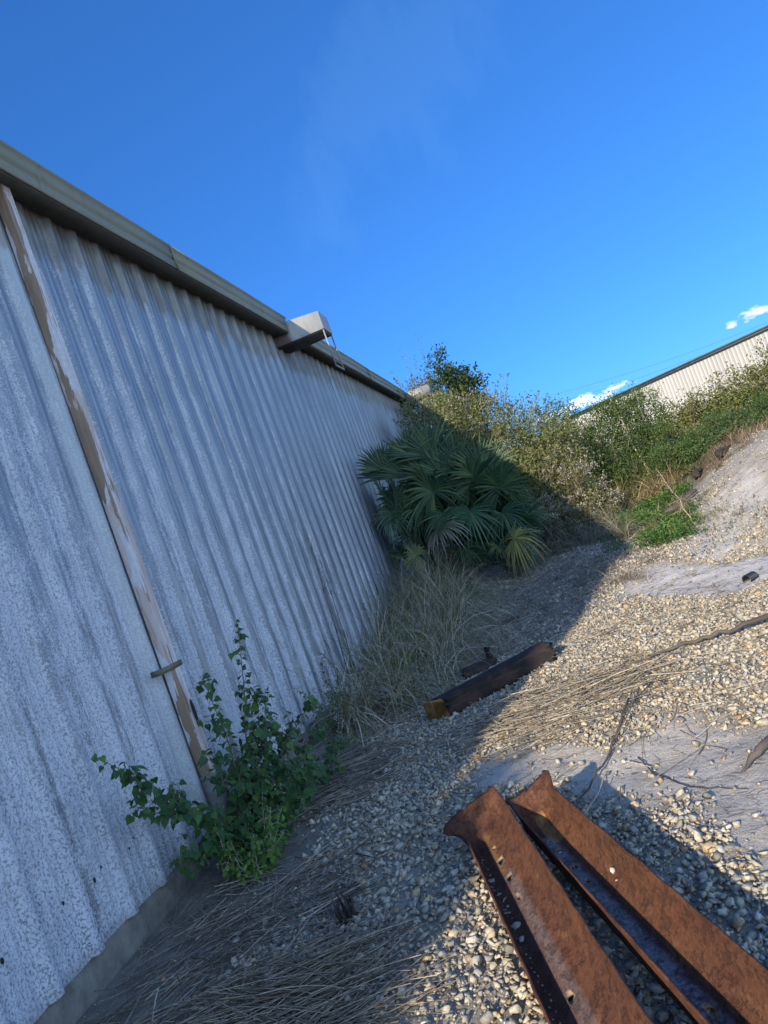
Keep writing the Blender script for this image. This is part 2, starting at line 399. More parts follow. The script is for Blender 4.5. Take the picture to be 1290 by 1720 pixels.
def gravel_density(x, y):
    sa = soft(x, y, SAND_A, .08, 7); sb = soft(x, y, SAND_B, .06, 7); sc = soft(x, y, SAND_C, .1, 7); di = soft(x, y, DIRT, .2, 7)
    d = np.ones(x.shape)
    d = d * (1 - .965 * sa) * (1 - .985 * sb) * (1 - .80 * sc) * (1 - .93 * di)
    d = d * (.25 + .75 * smooth(x, .55, 1.05))
    up = smooth(x, 4.1, 4.7) * smooth(y, 6.2, 7.6)
    d = d * (1 - .15 * up) * (1 - smooth(y, 10.5, 12.5) * (1 - .45 * smooth(x, 4.8, 5.6)))
    d = d * (1 - .95 * smooth(y, 13, 14))
    d = d * np.clip(.45 + 1.6 * fbm(x, y, 2.5, 3) - .25, .25, 1)
    return np.clip(d, 0, 1)
P = []; S = []
for (x0, x1, y0, y1, n, s0, s1) in [(.3, 3.6, 1.2, 4.6, 24000, .015, .042), (.5, 4.6, 4.6, 7.4, 22000, .017, .040), (.3, 3.6, 1.2, 4.6, 26000, .006, .014), (.5, 4.6, 4.6, 7.4, 22000, .008, .016),
                                    (.8, 5.2, 7.4, 12.5, 20000, .022, .045), (4.0, 8.0, 6.5, 14, 22000, .012, .034), (3.6, 6, 1.5, 6.5, 7000, .025, .05)]:
    x = R0.uniform(x0, x1, n); y = R0.uniform(y0, y1, n); k = R0.random(n) < gravel_density(x, y)
    x, y = x[k], y[k]; s = s0 + (s1 - s0) * R0.beta(1.0, 3.0, len(x)) * 2.2
    s *= np.where(R0.random(len(x)) < .03, 1.45, 1)
    P.append(np.stack([x, y, terrain(x, y) + s * .12 + R0.uniform(0, .012, len(x))], 1)); S.append(s)
P = np.concatenate(P); S = np.concatenate(S)
tag(stones('gravel', P, S, R0), 'beige and grey crushed limestone gravel spread over the yard', 'gravel', None, 'stuff')
# crumbs in the sand and dirt
n = 9000; x = R0.uniform(.0, 5, n); y = R0.uniform(1.5, 10, n); s = R0.uniform(.004, .011, n)
tag(stones('grit', np.stack([x, y, terrain(x, y) + .002], 1), s, R0), 'fine stone crumbs lying loose on the sand and dirt', 'grit', None, 'stuff')

# ------------------------------------------------------------------ left metal building
YR0, PITCH = 2.64, .30; Y0, Y1 = -.7, 20.6; ZB, ZT = .18, 4.74
bld = empty('metal_building', (0, Y0, 0), 'long galvanised corrugated metal building with olive gutter on the left', 'building')
def at_b(o): o.location = (-0, -Y0, 0); return o      # children carry world coordinates
prof = []
k = int(round((Y0 - YR0) / PITCH)); yy = YR0 + k * PITCH
while yy < Y1:
    prof += [(-.046, 0), (-.022, .034), (.022, .034), (.046, 0)]
    prof[-4:] = [(yy + a, b) for a, b in prof[-4:]]
    for q in (.115, .185):
        prof += [(yy + q - .012, 0), (yy + q - .006, .0028), (yy + q + .006, .0028), (yy + q + .012, 0)]
    yy += PITCH
prof = [q for q in prof if q[0] < Y1] + [(Y1, 0)]
zs = np.linspace(ZB, ZT, 15)
pv = np.array(prof); V = []
for zi, z in enumerate(zs):
    wob = (vnoise(pv[:, 0] * 1.1, z * .9 + 0 * pv[:, 0], 1.3) - .5) * .016
    jag = ((vnoise(pv[:, 0], 3, 6) - .5) * .016 if zi == 0 else 0)
    V.append(np.stack([pv[:, 1] + wob, pv[:, 0], np.full(len(pv), z) + jag], 1))
V = np.concatenate(V); m_ = len(pv)
F = [(r * m_ + c, r * m_ + c + 1, (r + 1) * m_ + c + 1, (r + 1) * m_ + c) for r in range(len(zs) - 1) for c in range(m_ - 1)]
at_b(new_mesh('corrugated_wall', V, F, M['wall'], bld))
# screws and punched holes near the bottom edge
def disc(mb, x, y, z, r, ry=None, n=10):
    ry = ry or r
    mb.add([(x, y + r * math.cos(2 * math.pi * i / n), z + ry * math.sin(2 * math.pi * i / n)) for i in range(n)] + [(x + .0015, y, z)],
           [(i, (i + 1) % n, n) for i in range(n)])
for (y, z, r) in [(3.38, .47, .006), (3.07, .47, .010), (3.14, .50, .006), (2.45, .48, .010), (2.68, .50, .008), (3.68, .47, .008), (2.84, .49, .007), (3.74, .5, .006), (3.44, .5, .005), (5.2, .62, .012), (5.55, .45, .009), (5.9, .5, .008)]:
    wob = (vnoise(np.array([y * 1.1]), z * .9, 1.3)[0] - .5) * .016
    mb = MB(); disc(mb, .003 + wob + .0, y, z, r, r * 1.5); at_b(mb.build('punched_hole', M['black'], bld))
# foundation: rough concrete kerb
ny_ = 500; yv = np.linspace(Y0, Y1, ny_); rows = []
for (x, z, r) in [(-.3, .30, 0), (-.02, .30, 0), (-.012, .17, .003), (.0, .13, .01), (.004, .06, .016), (.01, -.02, .02), (.05, -.2, .03)]:
    rows.append(np.stack([x + (fbm(yv, yv * 0 + z * 40, 9, 4) - .5) * 2 * r, yv, z + (fbm(yv, yv * 0 + 7 + z * 30, 12, 3) - .5) * r], 1))
V = np.concatenate(rows); F = [(r * ny_ + c, r * ny_ + c + 1, (r + 1) * ny_ + c + 1, (r + 1) * ny_ + c) for r in range(len(rows) - 1) for c in range(ny_ - 1)]
at_b(new_mesh('foundation', V, F, M['foundation'], bld))
# gutter
def gutter(y0, y1):
    pr = [(.03, 4.668), (.19, 4.660), (.207, 4.656), (.212, 4.662), (.212, 4.735), (.192, 4.748), (.192, 4.762), (.208, 4.775), (.212, 4.80), (.206, 4.835), (.212, 4.868), (.224, 4.876), (.224, 4.893), (.214, 4.896), (.205, 4.89), (.19, 4.85), (.17, 4.70), (.03, 4.70)]
    ns = max(2, int((y1 - y0) / .5)); yv = np.linspace(y0, y1, ns); V = []
    for i, y in enumerate(yv):
        w = (vnoise(np.array([y]), 5, 1.2)[0] - .5) * .008
        V += [(a, y, b + w) for a, b in pr]
    n = len(pr); F = [(i * n + c, (i + 1) * n + c, (i + 1) * n + c + 1, i * n + c + 1) for i in range(ns - 1) for c in range(n - 1)]
    F += [tuple(range(n)), tuple((ns - 1) * n + c for c in range(n - 1, -1, -1))]
    return V, F
for y0, y1 in ((Y0, 6.4), (6.4, 9.58), (10.12, 14.5), (14.5, 18.55), (18.97, Y1 + .1)):
    V, F = gutter(y0, y1 - .004); at_b(new_mesh('gutter', V, F, M['gutter'], bld))
for y in (6.4, 14.5, 2.2):
    mb = MB(); mb.box((.206, y - .012, 4.652), (.2245, y + .012, 4.897)); at_b(mb.build('gutter_joint', M['gutter'], bld))
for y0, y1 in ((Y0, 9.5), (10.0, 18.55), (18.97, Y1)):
    mb = MB(); mb.box((.035, y0, 4.640), (.195, y1 - .006, 4.6535)); at_b(mb.build('shaded_underside', M['shaded_underside'], bld))  # dark strip under the gutter stands in for its underside shade
mb = MB(); mb.add([(.16, Y0, 4.888), (.16, Y1, 4.888), (-9, Y1, 5.85), (-9, Y0, 5.85)], [(0, 1, 2, 3)])
mb.add([(.16, Y0, 4.878), (.16, Y1, 4.878), (-9, Y1, 5.84), (-9, Y0, 5.84)], [(0, 1, 2, 3)])
mb.add([(.16, Y0, 4.888), (.16, Y1, 4.888), (.16, Y1, 4.878), (.16, Y0, 4.878)], [(0, 1, 2, 3)])
at_b(mb.build('roof', M['roof'], bld))
mb = MB(); mb.box((-18, Y1 - .1, -.2), (-.06, Y1 - .02, 4.70)); mb.add([(-18, Y1 - .06, 4.7), (-.06, Y1 - .06, 4.7), (-9, Y1 - .06, 5.83)], [(0, 1, 2)])
mb.box((-18.1, Y0, -.2), (-18, Y1, 4.7)); mb.box((-17.9, Y0, -.2), (-.06, Y0 + .1, 4.7)); mb.add([(-18.2, Y0, 4.88), (-18.2, Y1, 4.88), (-9.004, Y1, 5.85), (-9.004, Y0, 5.85)], [(0, 1, 2, 3)])
at_b(mb.build('end_wall', M['roof'], bld))
# downspout with fluted face
flut = [(.004, 4.185), (.075, 4.185), (.082, 4.192), (.082, 4.204), (.077, 4.208), (.082, 4.212), (.082, 4.226), (.077, 4.230), (.082, 4.234), (.082, 4.248), (.077, 4.252), (.082, 4.256), (.082, 4.268), (.075, 4.275), (.004, 4.275)]
dz = [4.705, 4.3, 3.8, 3.3, 2.8, 2.3, 1.8, 1.3, .9, .62, .50]
V = []
for z in dz: V += [(a + .028 + (0 if z > .55 else .006), b + .018 * math.sin(z * 2) * 0, z) for a, b in flut]
n = len(flut); F = [(r * n + c, (r + 1) * n + c, (r + 1) * n + c + 1, r * n + c + 1) for r in range(len(dz) - 1) for c in range(n - 1)]
dsp = at_b(new_mesh('downspout', V, F, M['pipe'], bld))
mb = MB(); mb.box((.03, 4.172, .16), (.128, 4.288, .50)); mb.box((.03, 4.168, .49), (.132, 4.292, .515))
o = new_mesh('downspout_shoe', np.concatenate(mb.V), mb.F, mat_plain('shoe_grey', (.25, .235, .21), .8, 0, .3, 12), dsp)
mb = MB(); mb.box((.112, 4.055, 1.235), (.1165, 4.30, 1.272)); mb.box((.03, 4.30, 1.235), (.1165, 4.304, 1.272)); mb.box((.03, 4.050, 1.235), (.1165, 4.055, 1.272))
new_mesh('strap', np.concatenate(mb.V), mb.F, M['strap'], dsp)
mb = MB(); disc(mb, .1125, 4.248, .925, .022, .085, 16); new_mesh('burnt_hole', np.concatenate(mb.V), mb.F, M['black'], dsp)
# sheet-metal hoods poking out under the eave
def hood(y, x1=.66, frame=True, dz=0):
    y1 = y + .44; za, zb = 4.565 + dz, 4.83 + dz
    mb = MB(); mb.box((.0, y, za), (x1, y1, zb))
    if frame:
        V0 = mb.V[0]; V0[V0[:, 0] < .01] += np.array([0, -.27, -.07]); V0[(V0[:, 0] < .01) & (V0[:, 2] > 4.7)] += np.array([0, 0, .05])
    h = at_b(mb.build('vent_hood', M['hood'], bld))
    if not frame:
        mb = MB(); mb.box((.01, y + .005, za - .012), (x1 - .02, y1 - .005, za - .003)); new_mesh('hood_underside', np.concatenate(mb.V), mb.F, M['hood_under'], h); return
    bv = h.modifiers.new('b', 'BEVEL'); bv.width = .006; bv.segments = 2
    mb = MB(); mb.box((.01, y + .012, za - .02), (x1 - .03, y1 - .012, za - .004)); V0 = mb.V[0]; V0[V0[:, 0] < .02] += np.array([0, -.26, -.07])
    mb.tube([(.30 + .05 * math.cos(t), y + .0, za + .02 - .045 * math.sin(t)) for t in np.linspace(0, math.pi, 8)], .007, 6)
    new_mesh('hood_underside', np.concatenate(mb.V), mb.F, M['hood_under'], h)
    mb = MB(); zl = za - .56
    for (yy, r) in ((y + .01, .011), (y1 - .03, .011)):
        mb.box((x1 - .03, yy, zl), (x1 - .012, yy + .018, za - .001))
    mb.box((x1 - .028, y + .03, zl), (x1 - .010, y1 - .031, zl + .022)); mb.box((x1 - .026, y + .03, zl + .09), (x1 - .014, y1 - .031, zl + .10))
    new_mesh('hanging_frame', np.concatenate(mb.V), mb.F, M['hood'], h)
hood(9.7); hood(18.55, .86, False, 0)

# ------------------------------------------------------------------ white building beyond the hedge
A = np.array([6.0, 66.9]); B = np.array([31.0, 35.0]); D = (B - A) / np.linalg.norm(B - A); L = float(np.linalg.norm(B - A)); Nn = np.array([D[1], -D[0]])   # towards the camera side
if Nn @ (np.array([2.7, 0]) - A) < 0: Nn = -Nn
wb = empty('white_building', (A[0], A[1], 0), 'long cream metal building with dark green roof edge behind the hedge', 'building')
def wbm(mb, name, mat):
    V = np.concatenate(mb.V); W = np.zeros_like(V)
    W[:, 0] = V[:, 0] * D[0] + V[:, 1] * Nn[0]; W[:, 1] = V[:, 0] * D[1] + V[:, 1] * Nn[1]; W[:, 2] = V[:, 2]
    return new_mesh(name, W, mb.F, mat, wb)
mb = MB(); s = 0; pts = []
while s < L: pts += [(s, 0), (s + .2, 0), (s + .22, .018), (s + .27, .018), (s + .29, 0)]; s += .32
for z0, z1 in ((0, 5.35),):
    n = len(pts); V = [(a, b, z0) for a, b in pts] + [(a, b, z1) for a, b in pts]
    mb.add(V, [(i, i + 1, n + i + 1, n + i) for i in range(n - 1)])
wbm(mb, 'clad_wall', M['white'])
mb = MB(); mb.box((-.2, -14, 0), (0, -.02, 5.3)); wbm(mb, 'end_wall', M['white'])
mb = MB(); mb.box((L, -14, 0), (L + .2, -.02, 5.3)); wbm(mb, 'end_wall', M['white'])
mb = MB(); mb.box((-.3, .065, 5.32), (L + .3, .22, 5.45)); wbm(mb, 'gutter', M['trim'])
mb = MB(); mb.add([(-.3, .24, 5.47), (L + .3, .24, 5.47), (L + .3, -14, 6.6), (-.3, -14, 6.6)], [(0, 1, 2, 3)]); mb.box((-.32, .1, 5.455), (L + .32, .30, 5.56)); wbm(mb, 'roof', M['trim'])
# power lines beyond
for k, (za, zb) in enumerate(((10.6, 8.5), (9.4, 7.7))):
    mb = MB(); mb.tube([(2 + 26 * t, 95, za + (zb - za) * t - 1.2 * 4 * t * (1 - t) * .4 + .9) for t in np.linspace(-.6, 1.6, 24)], .018, 4)
    o = mb.build('power_line', mat_plain('cable_grey_%d' % k, (.12, .12, .13), .6, 0, .1, 1, 0)); tag(o, ['upper thin cable strung across the sky behind the cream building', 'lower thin cable strung across the sky behind the cream building'][k], 'cable', 'power lines')

# ------------------------------------------------------------------ rusted steel channels
def channel(name, A, Bp, prof, zb, flare, label):
    """prof: (s, z) across, flare: (s, z) at the far end; runs from A (far) to Bp (near)"""
    A = np.array(A, float); Bp = np.array(Bp, float); Dv = (Bp - A); Ln = np.linalg.norm(Dv); Dv /= Ln; Nv = np.array([-Dv[1], Dv[0]])
    if Nv[0] < 0: Nv = -Nv
    # resample the profile
    def rs(p, n=44):
        p = np.array(p); d = np.concatenate([[0], np.cumsum(np.linalg.norm(np.diff(p, axis=0), axis=1))]); t = np.linspace(0, d[-1], n)
        return np.stack([np.interp(t, d, p[:, 0]), np.interp(t, d, p[:, 1])], 1)
    P0 = rs(prof); P1 = rs(flare)
    # round the corners
    for _ in range(2): P0[1:-1] = (P0[:-2] + 2 * P0[1:-1] + P0[2:]) / 4
    for _ in range(6): P1[1:-1] = (P1[:-2] + 2 * P1[1:-1] + P1[2:]) / 4
    ts = np.concatenate([np.linspace(0, .22, 12), np.linspace(.25, Ln, 60)])
    V = []; C = []
    for t in ts:
        f = max(0, 1 - t / .17); f = f * f * (3 - 2 * f)
        Q = P0 * (1 - f) + P1 * f
        ed = .006 * (vnoise(np.array([t * 9]), 3 if zb < .05 else 8, 1)[0] - .5)
        for j, (s_, z_) in enumerate(Q):
            e = (vnoise(np.array([j * .35]), t * 0 + 2, 1)[0] - .5) * .03 * (t == 0)
            q = A + Dv * (t + e) + Nv * (s_ + (ed if j in (0, len(Q) - 1) else 0))
            V.append((q[0], q[1], zb + z_))
            u = j / (len(Q) - 1)
            C.append((WEB(u, t), DARK(u, t), YEL(u, t)))
    n = 44; m = len(ts)
    F = [(i * n + c, i * n + c + 1, (i + 1) * n + c + 1, (i + 1) * n + c) for i in range(m - 1) for c in range(n - 1)]
    base = (A[0], A[1], zb)
    o = new_mesh(name, np.array(V) - np.array(base), F, M['rust'], None, C, True); o.location = base
    sd = o.modifiers.new('thick', 'SOLIDIFY'); sd.thickness = .009; sd.offset = -1
    return o, A, Dv, Nv, P0
def punch(o, holes, zc):
    mb = MB()
    for (x, y, r, ax) in holes:
        c = np.array([x, y]) ; n = 14
        dv = np.array(ax); nv = np.array([-dv[1], dv[0]])
        ring = [c + dv * r * 1.35 * math.cos(2 * math.pi * i / n) + nv * r * math.sin(2 * math.pi * i / n) for i in range(n)]
        mb.add([(*q, zc - .3) for q in ring] + [(*q, zc + .3) for q in ring], [tuple(range(n - 1, -1, -1)), tuple(range(n, 2 * n))] + [(i, (i + 1) % n, n + (i + 1) % n, n + i) for i in range(n)])
    cut = mb.build('cutter', None); b = o.modifiers.new('holes', 'BOOLEAN'); b.object = cut; b.solver = 'EXACT'; b.operation = 'DIFFERENCE'
    dg = bpy.context.evaluated_depsgraph_get(); me = bpy.data.meshes.new_from_object(o.evaluated_get(dg)); o.modifiers.clear(); o.data = me; bpy.data.objects.remove(cut)
def bump01(u, c, w): return max(0., 1 - ((u - c) / w) ** 2)
def WEB(u, t): return bump01(u, .50, .10) * .35 * (t > .5)
def DARK(u, t): return (1. if .05 < u < .42 else 0) * (t > .12) * .55  # flange shade on the left inner face, put into the rust colour
def YEL(u, t): return bump01(u, .45, .05) * (.12 < t < .5) * .35
bl, A1, D1, N1, _ = channel('steel_beam', (1.765, 3.44), (2.52, .98), [(0, .115), (.006, .05), (.018, .035), (.05, .035), (.12, .07), (.19, .115), (.225, .165), (.238, .20)], .0,
                       [(-.085, .105), (-.05, .15), (.05, .18), (.12, .20), (.19, .22), (.215, .232), (.225, .23)], 0)
punch(bl, [(*(A1 + D1 * t + N1 * s_), r, D1) for t, s_, r in [(.27, .075 + .03, .008), (.40, .105, .015), (.56, .105, .015), (.72, .10, .007), (1.35, .1, .012)]], .1)
tag(bl, 'left rusted steel channel of the pair, with flared far end and mostly orange web', 'steel beam', 'rusted steel channels')
def WEB(u, t): return max(0., bump01(u, .36, .14)) * 1.1 * (t > .28)
def DARK(u, t): return (1. if .18 < u < .52 else 0) * .8 * (t > .2)
def YEL(u, t): return (.40 < u < .56) * (.10 < t < .34) * .9
br, A2, D2, N2, _ = channel('steel_beam', (2.035, 3.42), (2.94, 1.05), [(0, .125), (.004, .045), (.015, .03), (.10, .03), (.125, .045), (.155, .07), (.175, .095), (.195, .155), (.202, .182)], .03,
                       [(-.01, .15), (.01, .145), (.06, .145), (.12, .16), (.18, .185), (.225, .205), (.24, .20)], 0)
punch(br, [(*(A2 + D2 * t + N2 * s_), r, D2) for t, s_, r in [(.31, .065, .007), (.42, .066, .013), (.58, .066, .014), (.71, .066, .008), (1.52, .07, .012), (1.72, .075, .02)]], .1)
tag(br, 'right rusted steel channel of the pair, with blue-grey web and tall orange side', 'steel beam', 'rusted steel channels')
# pieces of stone lying in the channels
for nm, (x, y, z, s_), lab in [('stone', (1.79 + .52, 3.36 - .86, .095, .04), 'x')][:0]: pass
def stone_thing(x, y, z, s_, col, label, seed):
    rng = np.random.default_rng(seed); V, F = hull_stone(rng, 18); V = V * s_
    o = new_mesh('stone', V, F, M['stone'], None, np.tile(col, (len(V), 1))); o.location = (x, y, z); o.rotation_euler = (.2, .1, seed)
    tag(o, label, 'stone', 'stones lying in the rusted channels'); return o
p1 = A1 + D1 * .86 + N1 * .045; stone_thing(p1[0], p1[1], .052, .045, (.42, .40, .34), 'pale pointed stone lying in the left rusted channel', 3)
p1 = A1 + D1 * .95 + N1 * .045; stone_thing(p1[0], p1[1], .048, .028, (.36, .36, .35), 'small grey stone just nearer than the pointed one in the left channel', 5)
p1 = A2 + D2 * .80 + N2 * .148; stone_thing(p1[0], p1[1], .118, .032, (.55, .53, .48), 'whitish round stone lying on the ledge of the right channel', 8)
p1 = A2 + D2 * .84 + N2 * .138; stone_thing(p1[0], p1[1], .102, .014, (.5, .47, .4), 'tiny pebble beside the whitish stone in the right channel', 9)
mb = MB(); Pc = []; Sc = []
for t in np.linspace(.22, 1.4, 46):
    q = A1 + D1 * t + N1 * (.035 + R0.normal(0, .008)); Pc.append((q[0], q[1], .045)); Sc.append(R0.uniform(.004, .014))
tag(stones('grit_in_channel', np.array(Pc), np.array(Sc), R0), 'row of fine grit caught in the bottom of the left channel', 'grit', None, 'stuff')

# ------------------------------------------------------------------ timbers, boards, sticks
def wood_beam(name, A, B, w, h, z0, mat, label, cat, group=None, endmat=None, seed=1, jag=.05, tilt=0, rough=.006, lift=0, skew=0):
    rng = np.random.default_rng(seed); A = np.array(A); B = np.array(B); Dv = B - A; Ln = float(np.linalg.norm(Dv)); ang = math.atan2(Dv[1], Dv[0])
    ns = max(10, int(Ln / .03)); k = 6; V = []; ring = []
    for a, b in [(-1, -1), (1, -1), (1, 1), (-1, 1)]: ring.append((a, b))
    R = []
    for e in range(4):
        a = np.array(ring[e]); b = np.array(ring[(e + 1) % 4])
        for j in range(k): R.append(a + (b - a) * j / k)
    R = np.array(R, float); cor = np.abs(R).min(1) > .99; R[cor] *= .95
    n = len(R)
    for i in range(ns + 1):
        t = i / ns
        for j, (a, b) in enumerate(R):
            nz = (vnoise(np.array([t * Ln * 3]), j * 1.7 + seed * 13, 1)[0] - .5) * rough * 2 + rng.normal(0, rough * .15)
            e = (vnoise(np.array([j * .9]), seed * 5, 1)[0]) * jag * (i == ns) * 2
            V.append((t * Ln - e - (a * w * .5 * skew if i == 0 else 0), a * (w / 2 + nz), h / 2 + b * (h / 2 + nz)))
    F = [(i * n + c, i * n + (c + 1) % n, (i + 1) * n + (c + 1) % n, (i + 1) * n + c) for i in range(ns) for c in range(n)]
    e0 = tuple(range(n - 1, -1, -1)); e1 = tuple(ns * n + c for c in range(n))
    midx = [0] * len(F) + [1, 0]; F += [e0, e1]
    o = new_mesh(name, V, F, None, None, None, False, [mat, endmat or mat], midx)
    o.location = (A[0], A[1], z0); o.rotation_euler = (tilt, -lift, ang)
    return tag(o, label, cat, group)
wood_beam('timber_beam', (1.33, 5.68), (2.30, 6.30), .17, .165, float(terrain(1.3, 5.6)) + .0, M['timber'], 'black creosoted timber with orange sawn end lying on the gravel', 'timber', None, M['cut'], 2, .09, 0, .006, .045, 1.1)
wc = wood_beam('wood_chunk', (1.40, 6.72), (1.74, 6.86), .12, .09, float(terrain(1.4, 6.7)), M['darkwood'], 'short charred wood chunk with an upright stub behind the black timber', 'wood chunk', None, None, 5, .05, 0, .014)
mb = MB(); mb.tube([(.30, 0, .04), (.315, .02, .10), (.30, .01, .16), (.31, .0, .20)], [.05, .035, .022, .03], 7); new_mesh('stub', np.concatenate(mb.V), mb.F, M['timber'], wc)
wood_beam('dark_board', (1.56, 8.22), (1.95, 8.38), .07, .02, float(terrain(1.7, 8.2)) + .035, M['darkwood'], 'thin dark board lying in the shade beyond the timber', 'board', None, None, 7, .03)
wood_beam('splintered_board', (1.23, 5.70), (1.34, 5.80), .06, .03, float(terrain(1.2, 5.7)) + .01, M['darkwood'], 'small black splinter of wood sticking out beside the orange timber end', 'wood splinter', None, None, 9, .04)
def branch(name, pts, rads, mat, label, cat, group=None, n=7, sub=6, seed=0, wob=.012, fork=None):
    rng = np.random.default_rng(seed); P = np.array(pts, float); Q = []; r = []
    for i in range(len(P) - 1):
        for k in range(sub):
            t = k / sub; Q.append(P[i] * (1 - t) + P[i + 1] * t + rng.normal(0, wob, 3) * (.3 if k == 0 else 1)); r.append((rads[i] * (1 - t) + rads[i + 1] * t) * rng.uniform(.88, 1.15))
    Q.append(P[-1]); r.append(rads[-1]); mb = MB(); mb.tube(Q, r, n)
    for f in (fork or []):
        mb.tube(f[0], f[1], 5)
    base = P[0]; o = new_mesh(name, np.concatenate(mb.V) - base, mb.F, mat, None, None, True); o.location = base
    return tag(o, label, cat, group)
def tz(x, y, d=0.): return (x, y, float(terrain(x, y)) + d)
branch('dead_branch', [tz(2.80, 5.40, .03), tz(3.2, 5.36, .05), tz(3.6, 5.32, .07), tz(4.0, 5.36, .12), tz(4.5, 5.45, .16)], [.004, .011, .015, .021, .027], M['deadwood'], 'long weathered grey branch lying across the sunlit gravel at right', 'branch', None, 7, 7, 4, .01)
branch('stick', [tz(3.10, 3.47, .015), tz(3.22, 3.57, .05), tz(3.45, 3.8, .06)], [.006, .022, .026], M['deadwood'], 'brown pointed stick entering from the right on the sand', 'stick', None, 7, 5, 5, .004)
branch('twig', [tz(2.68, 4.0, .01), tz(2.73, 3.74, .012), tz(2.86, 3.48, .01), tz(3.08, 3.32, .008)], [.003, .004, .003, .0015], M['darkwood'], 'thin dark curved twig lying on the grey sand', 'twig', None, 5, 6, 6, .004)
branch('twig', [tz(2.75, 4.62, .05), tz(2.55, 4.1, .03), tz(2.36, 3.66, .03), tz(2.30, 3.5, .03)], [.008, .007, .004, .003], M['deadwood'], 'grey forked twig reaching from the straw down towards the rusted beams', 'twig', None, 5, 6, 7, .008, [([tz(2.72, 4.5, .05), tz(2.85, 4.7, .04), tz(2.93, 4.85, .03)], [.006, .005, .003]), ([tz(2.6, 4.2, .04), tz(2.75, 4.45, .07), tz(2.8, 4.6, .06)], [.004, .004, .003])])
branch('stick', [tz(2.34, 3.42, .03), tz(2.44, 3.60, .05), tz(2.50, 3.78, .06)], [.004, .004, .002], M['palebark'], 'pale straight stick poking up beside the right rusted beam', 'stick', None, 5, 4, 8, .001)
branch('fallen_log', [tz(4.15, 11.9, .04), tz(4.5, 12.1, .06), tz(4.95, 12.35, .07)], [.02, .045, .03], M['deadwood'], 'thin fallen log lying in the green weeds at the foot of the bank', 'log', None, 7, 5, 10, .015)
wood_beam('burnt_post', (5.20, 13.35), (5.42, 13.95), .12, .10, float(terrain(5.3, 13.6)) + .02, M['darkwood'], 'dark grey ragged post end lying in dry weeds on the bank', 'post', 'broken posts on the bank', None, 12, .06, 0, .02)
wood_beam('burnt_post', (5.62, 13.15), (6.0, 13.8), .10, .10, float(terrain(5.7, 13.3)) + .05, M['darkwood'], 'black post end higher up the bank than the grey one', 'post', 'broken posts on the bank', None, 13, .03, 0, .01)
# rotten stump splinter in the straw, half-buried ridged pipe
mb = MB()
for k in range(9):
    a = k * .7; x = 1.25 + .03 * math.cos(a); y = 3.0 + .035 * math.sin(a); mb.tube([tz(x, y, -.01), (x + .01 * math.cos(a), y + .01 * math.sin(a), .06 + .05 * random.random()), (x + .02 * math.cos(a * 2), y, .11 + .05 * random.random())], [.012, .009, .002], 5)
o = thing_mesh('rotten_stump', np.concatenate(mb.V), mb.F, M['darkwood'], (1.25, 3.0, 0), 'small ragged rotten stump sticking up between straw and gravel', 'stump')
mb = MB(); Rr = .075; base = tz(4.12, 7.02, -.0)
for k in range(5):
    y = k * .03; pts = [(Rr * math.cos(t), y, Rr * math.sin(t)) for t in np.linspace(0, 2 * math.pi, 19)]; mb.tube(pts, .013, 6, None, False)
pts = [[(r_ * math.cos(t), y, r_ * math.sin(t)) for t in np.linspace(0, 2 * math.pi, 19)] for r_, y in ((Rr - .005, 0), (Rr - .005, .13))]
mb.add(pts[0] + pts[1], [(i, i + 1, 19 + i + 1, 19 + i) for i in range(18)])
o = mb.build('black_pipe', mat_plain('black_plastic', (.015, .017, .018), .4, 0, .2, 9, 0)); o.location = (base[0], base[1], base[2] + .02); o.rotation_euler = (0, 0, -.9); o.scale = (.6, .8, .6); tag(o, 'short piece of ridged black pipe half buried in white sand', 'pipe')

# ------------------------------------------------------------------ foliage generators
def norm(v): return v / (np.linalg.norm(v, axis=-1, keepdims=True) + 1e-9)
DIAMOND = (np.array([(0, 0, 0), (.45, .5, .10), (1, 0, -.12), (.45, -.5, .10)]), [(0, 1, 2), (0, 2, 3)])
HEART = (np.array([(.04, 0, 0), (-.06, .22, .02), (.08, .44, .05), (.35, .46, .06), (.7, .22, .0), (1.05, 0, -.10), (.7, -.22, .0), (.35, -.46, .06), (.08, -.44, .05), (-.06, -.22, .02), (.5, 0, -.03)]),
         [(0, 1, 2, 10), (2, 3, 10), (3, 4, 10), (4, 5, 10), (5, 6, 10), (6, 7, 10), (7, 8, 10), (8, 9, 0, 10)])
OBOV = (np.array([(0, 0, 0), (.35, .14, .02), (.7, .34, .05), (.95, .22, .02), (1.0, 0, -.02), (.95, -.22, .02), (.7, -.34, .05), (.35, -.14, .02), (.6, 0, -.03)]),
        [(0, 1, 8), (1, 2, 8), (2, 3, 8), (3, 4, 8), (4, 5, 8), (5, 6, 8), (6, 7, 8), (7, 0, 8)])
def leafset(pos, d, nrm, L, W, col, tpl=DIAMOND):
    d = norm(d); side = norm(np.cross(nrm, d)); nr = np.cross(d, side); T, F = tpl; L = np.broadcast_to(L, len(pos)); W = np.broadcast_to(W, len(pos))
    V = pos[:, None] + d[:, None] * (T[None, :, 0:1] * L[:, None, None]) + side[:, None] * (T[None, :, 1:2] * W[:, None, None]) + nr[:, None] * (T[None, :, 2:3] * L[:, None, None])
    k = len(T); offs = np.arange(len(pos)) * k; Fo = []
    for sz in sorted(set(len(f) for f in F)):
        fa = np.array([f for f in F if len(f) == sz]); Fo.append((fa[None] + offs[:, None, None]).reshape(-1, sz))
    return V.reshape(-1, 3), Fo, np.repeat(col, k, 0)
def join(sets):
    V = []; F = []; C = []; n = 0
    for v, f, c in sets:
        V.append(v); C.append(c); F += [a + n for a in f]; n += len(v)
    return np.concatenate(V), F, np.concatenate(C)
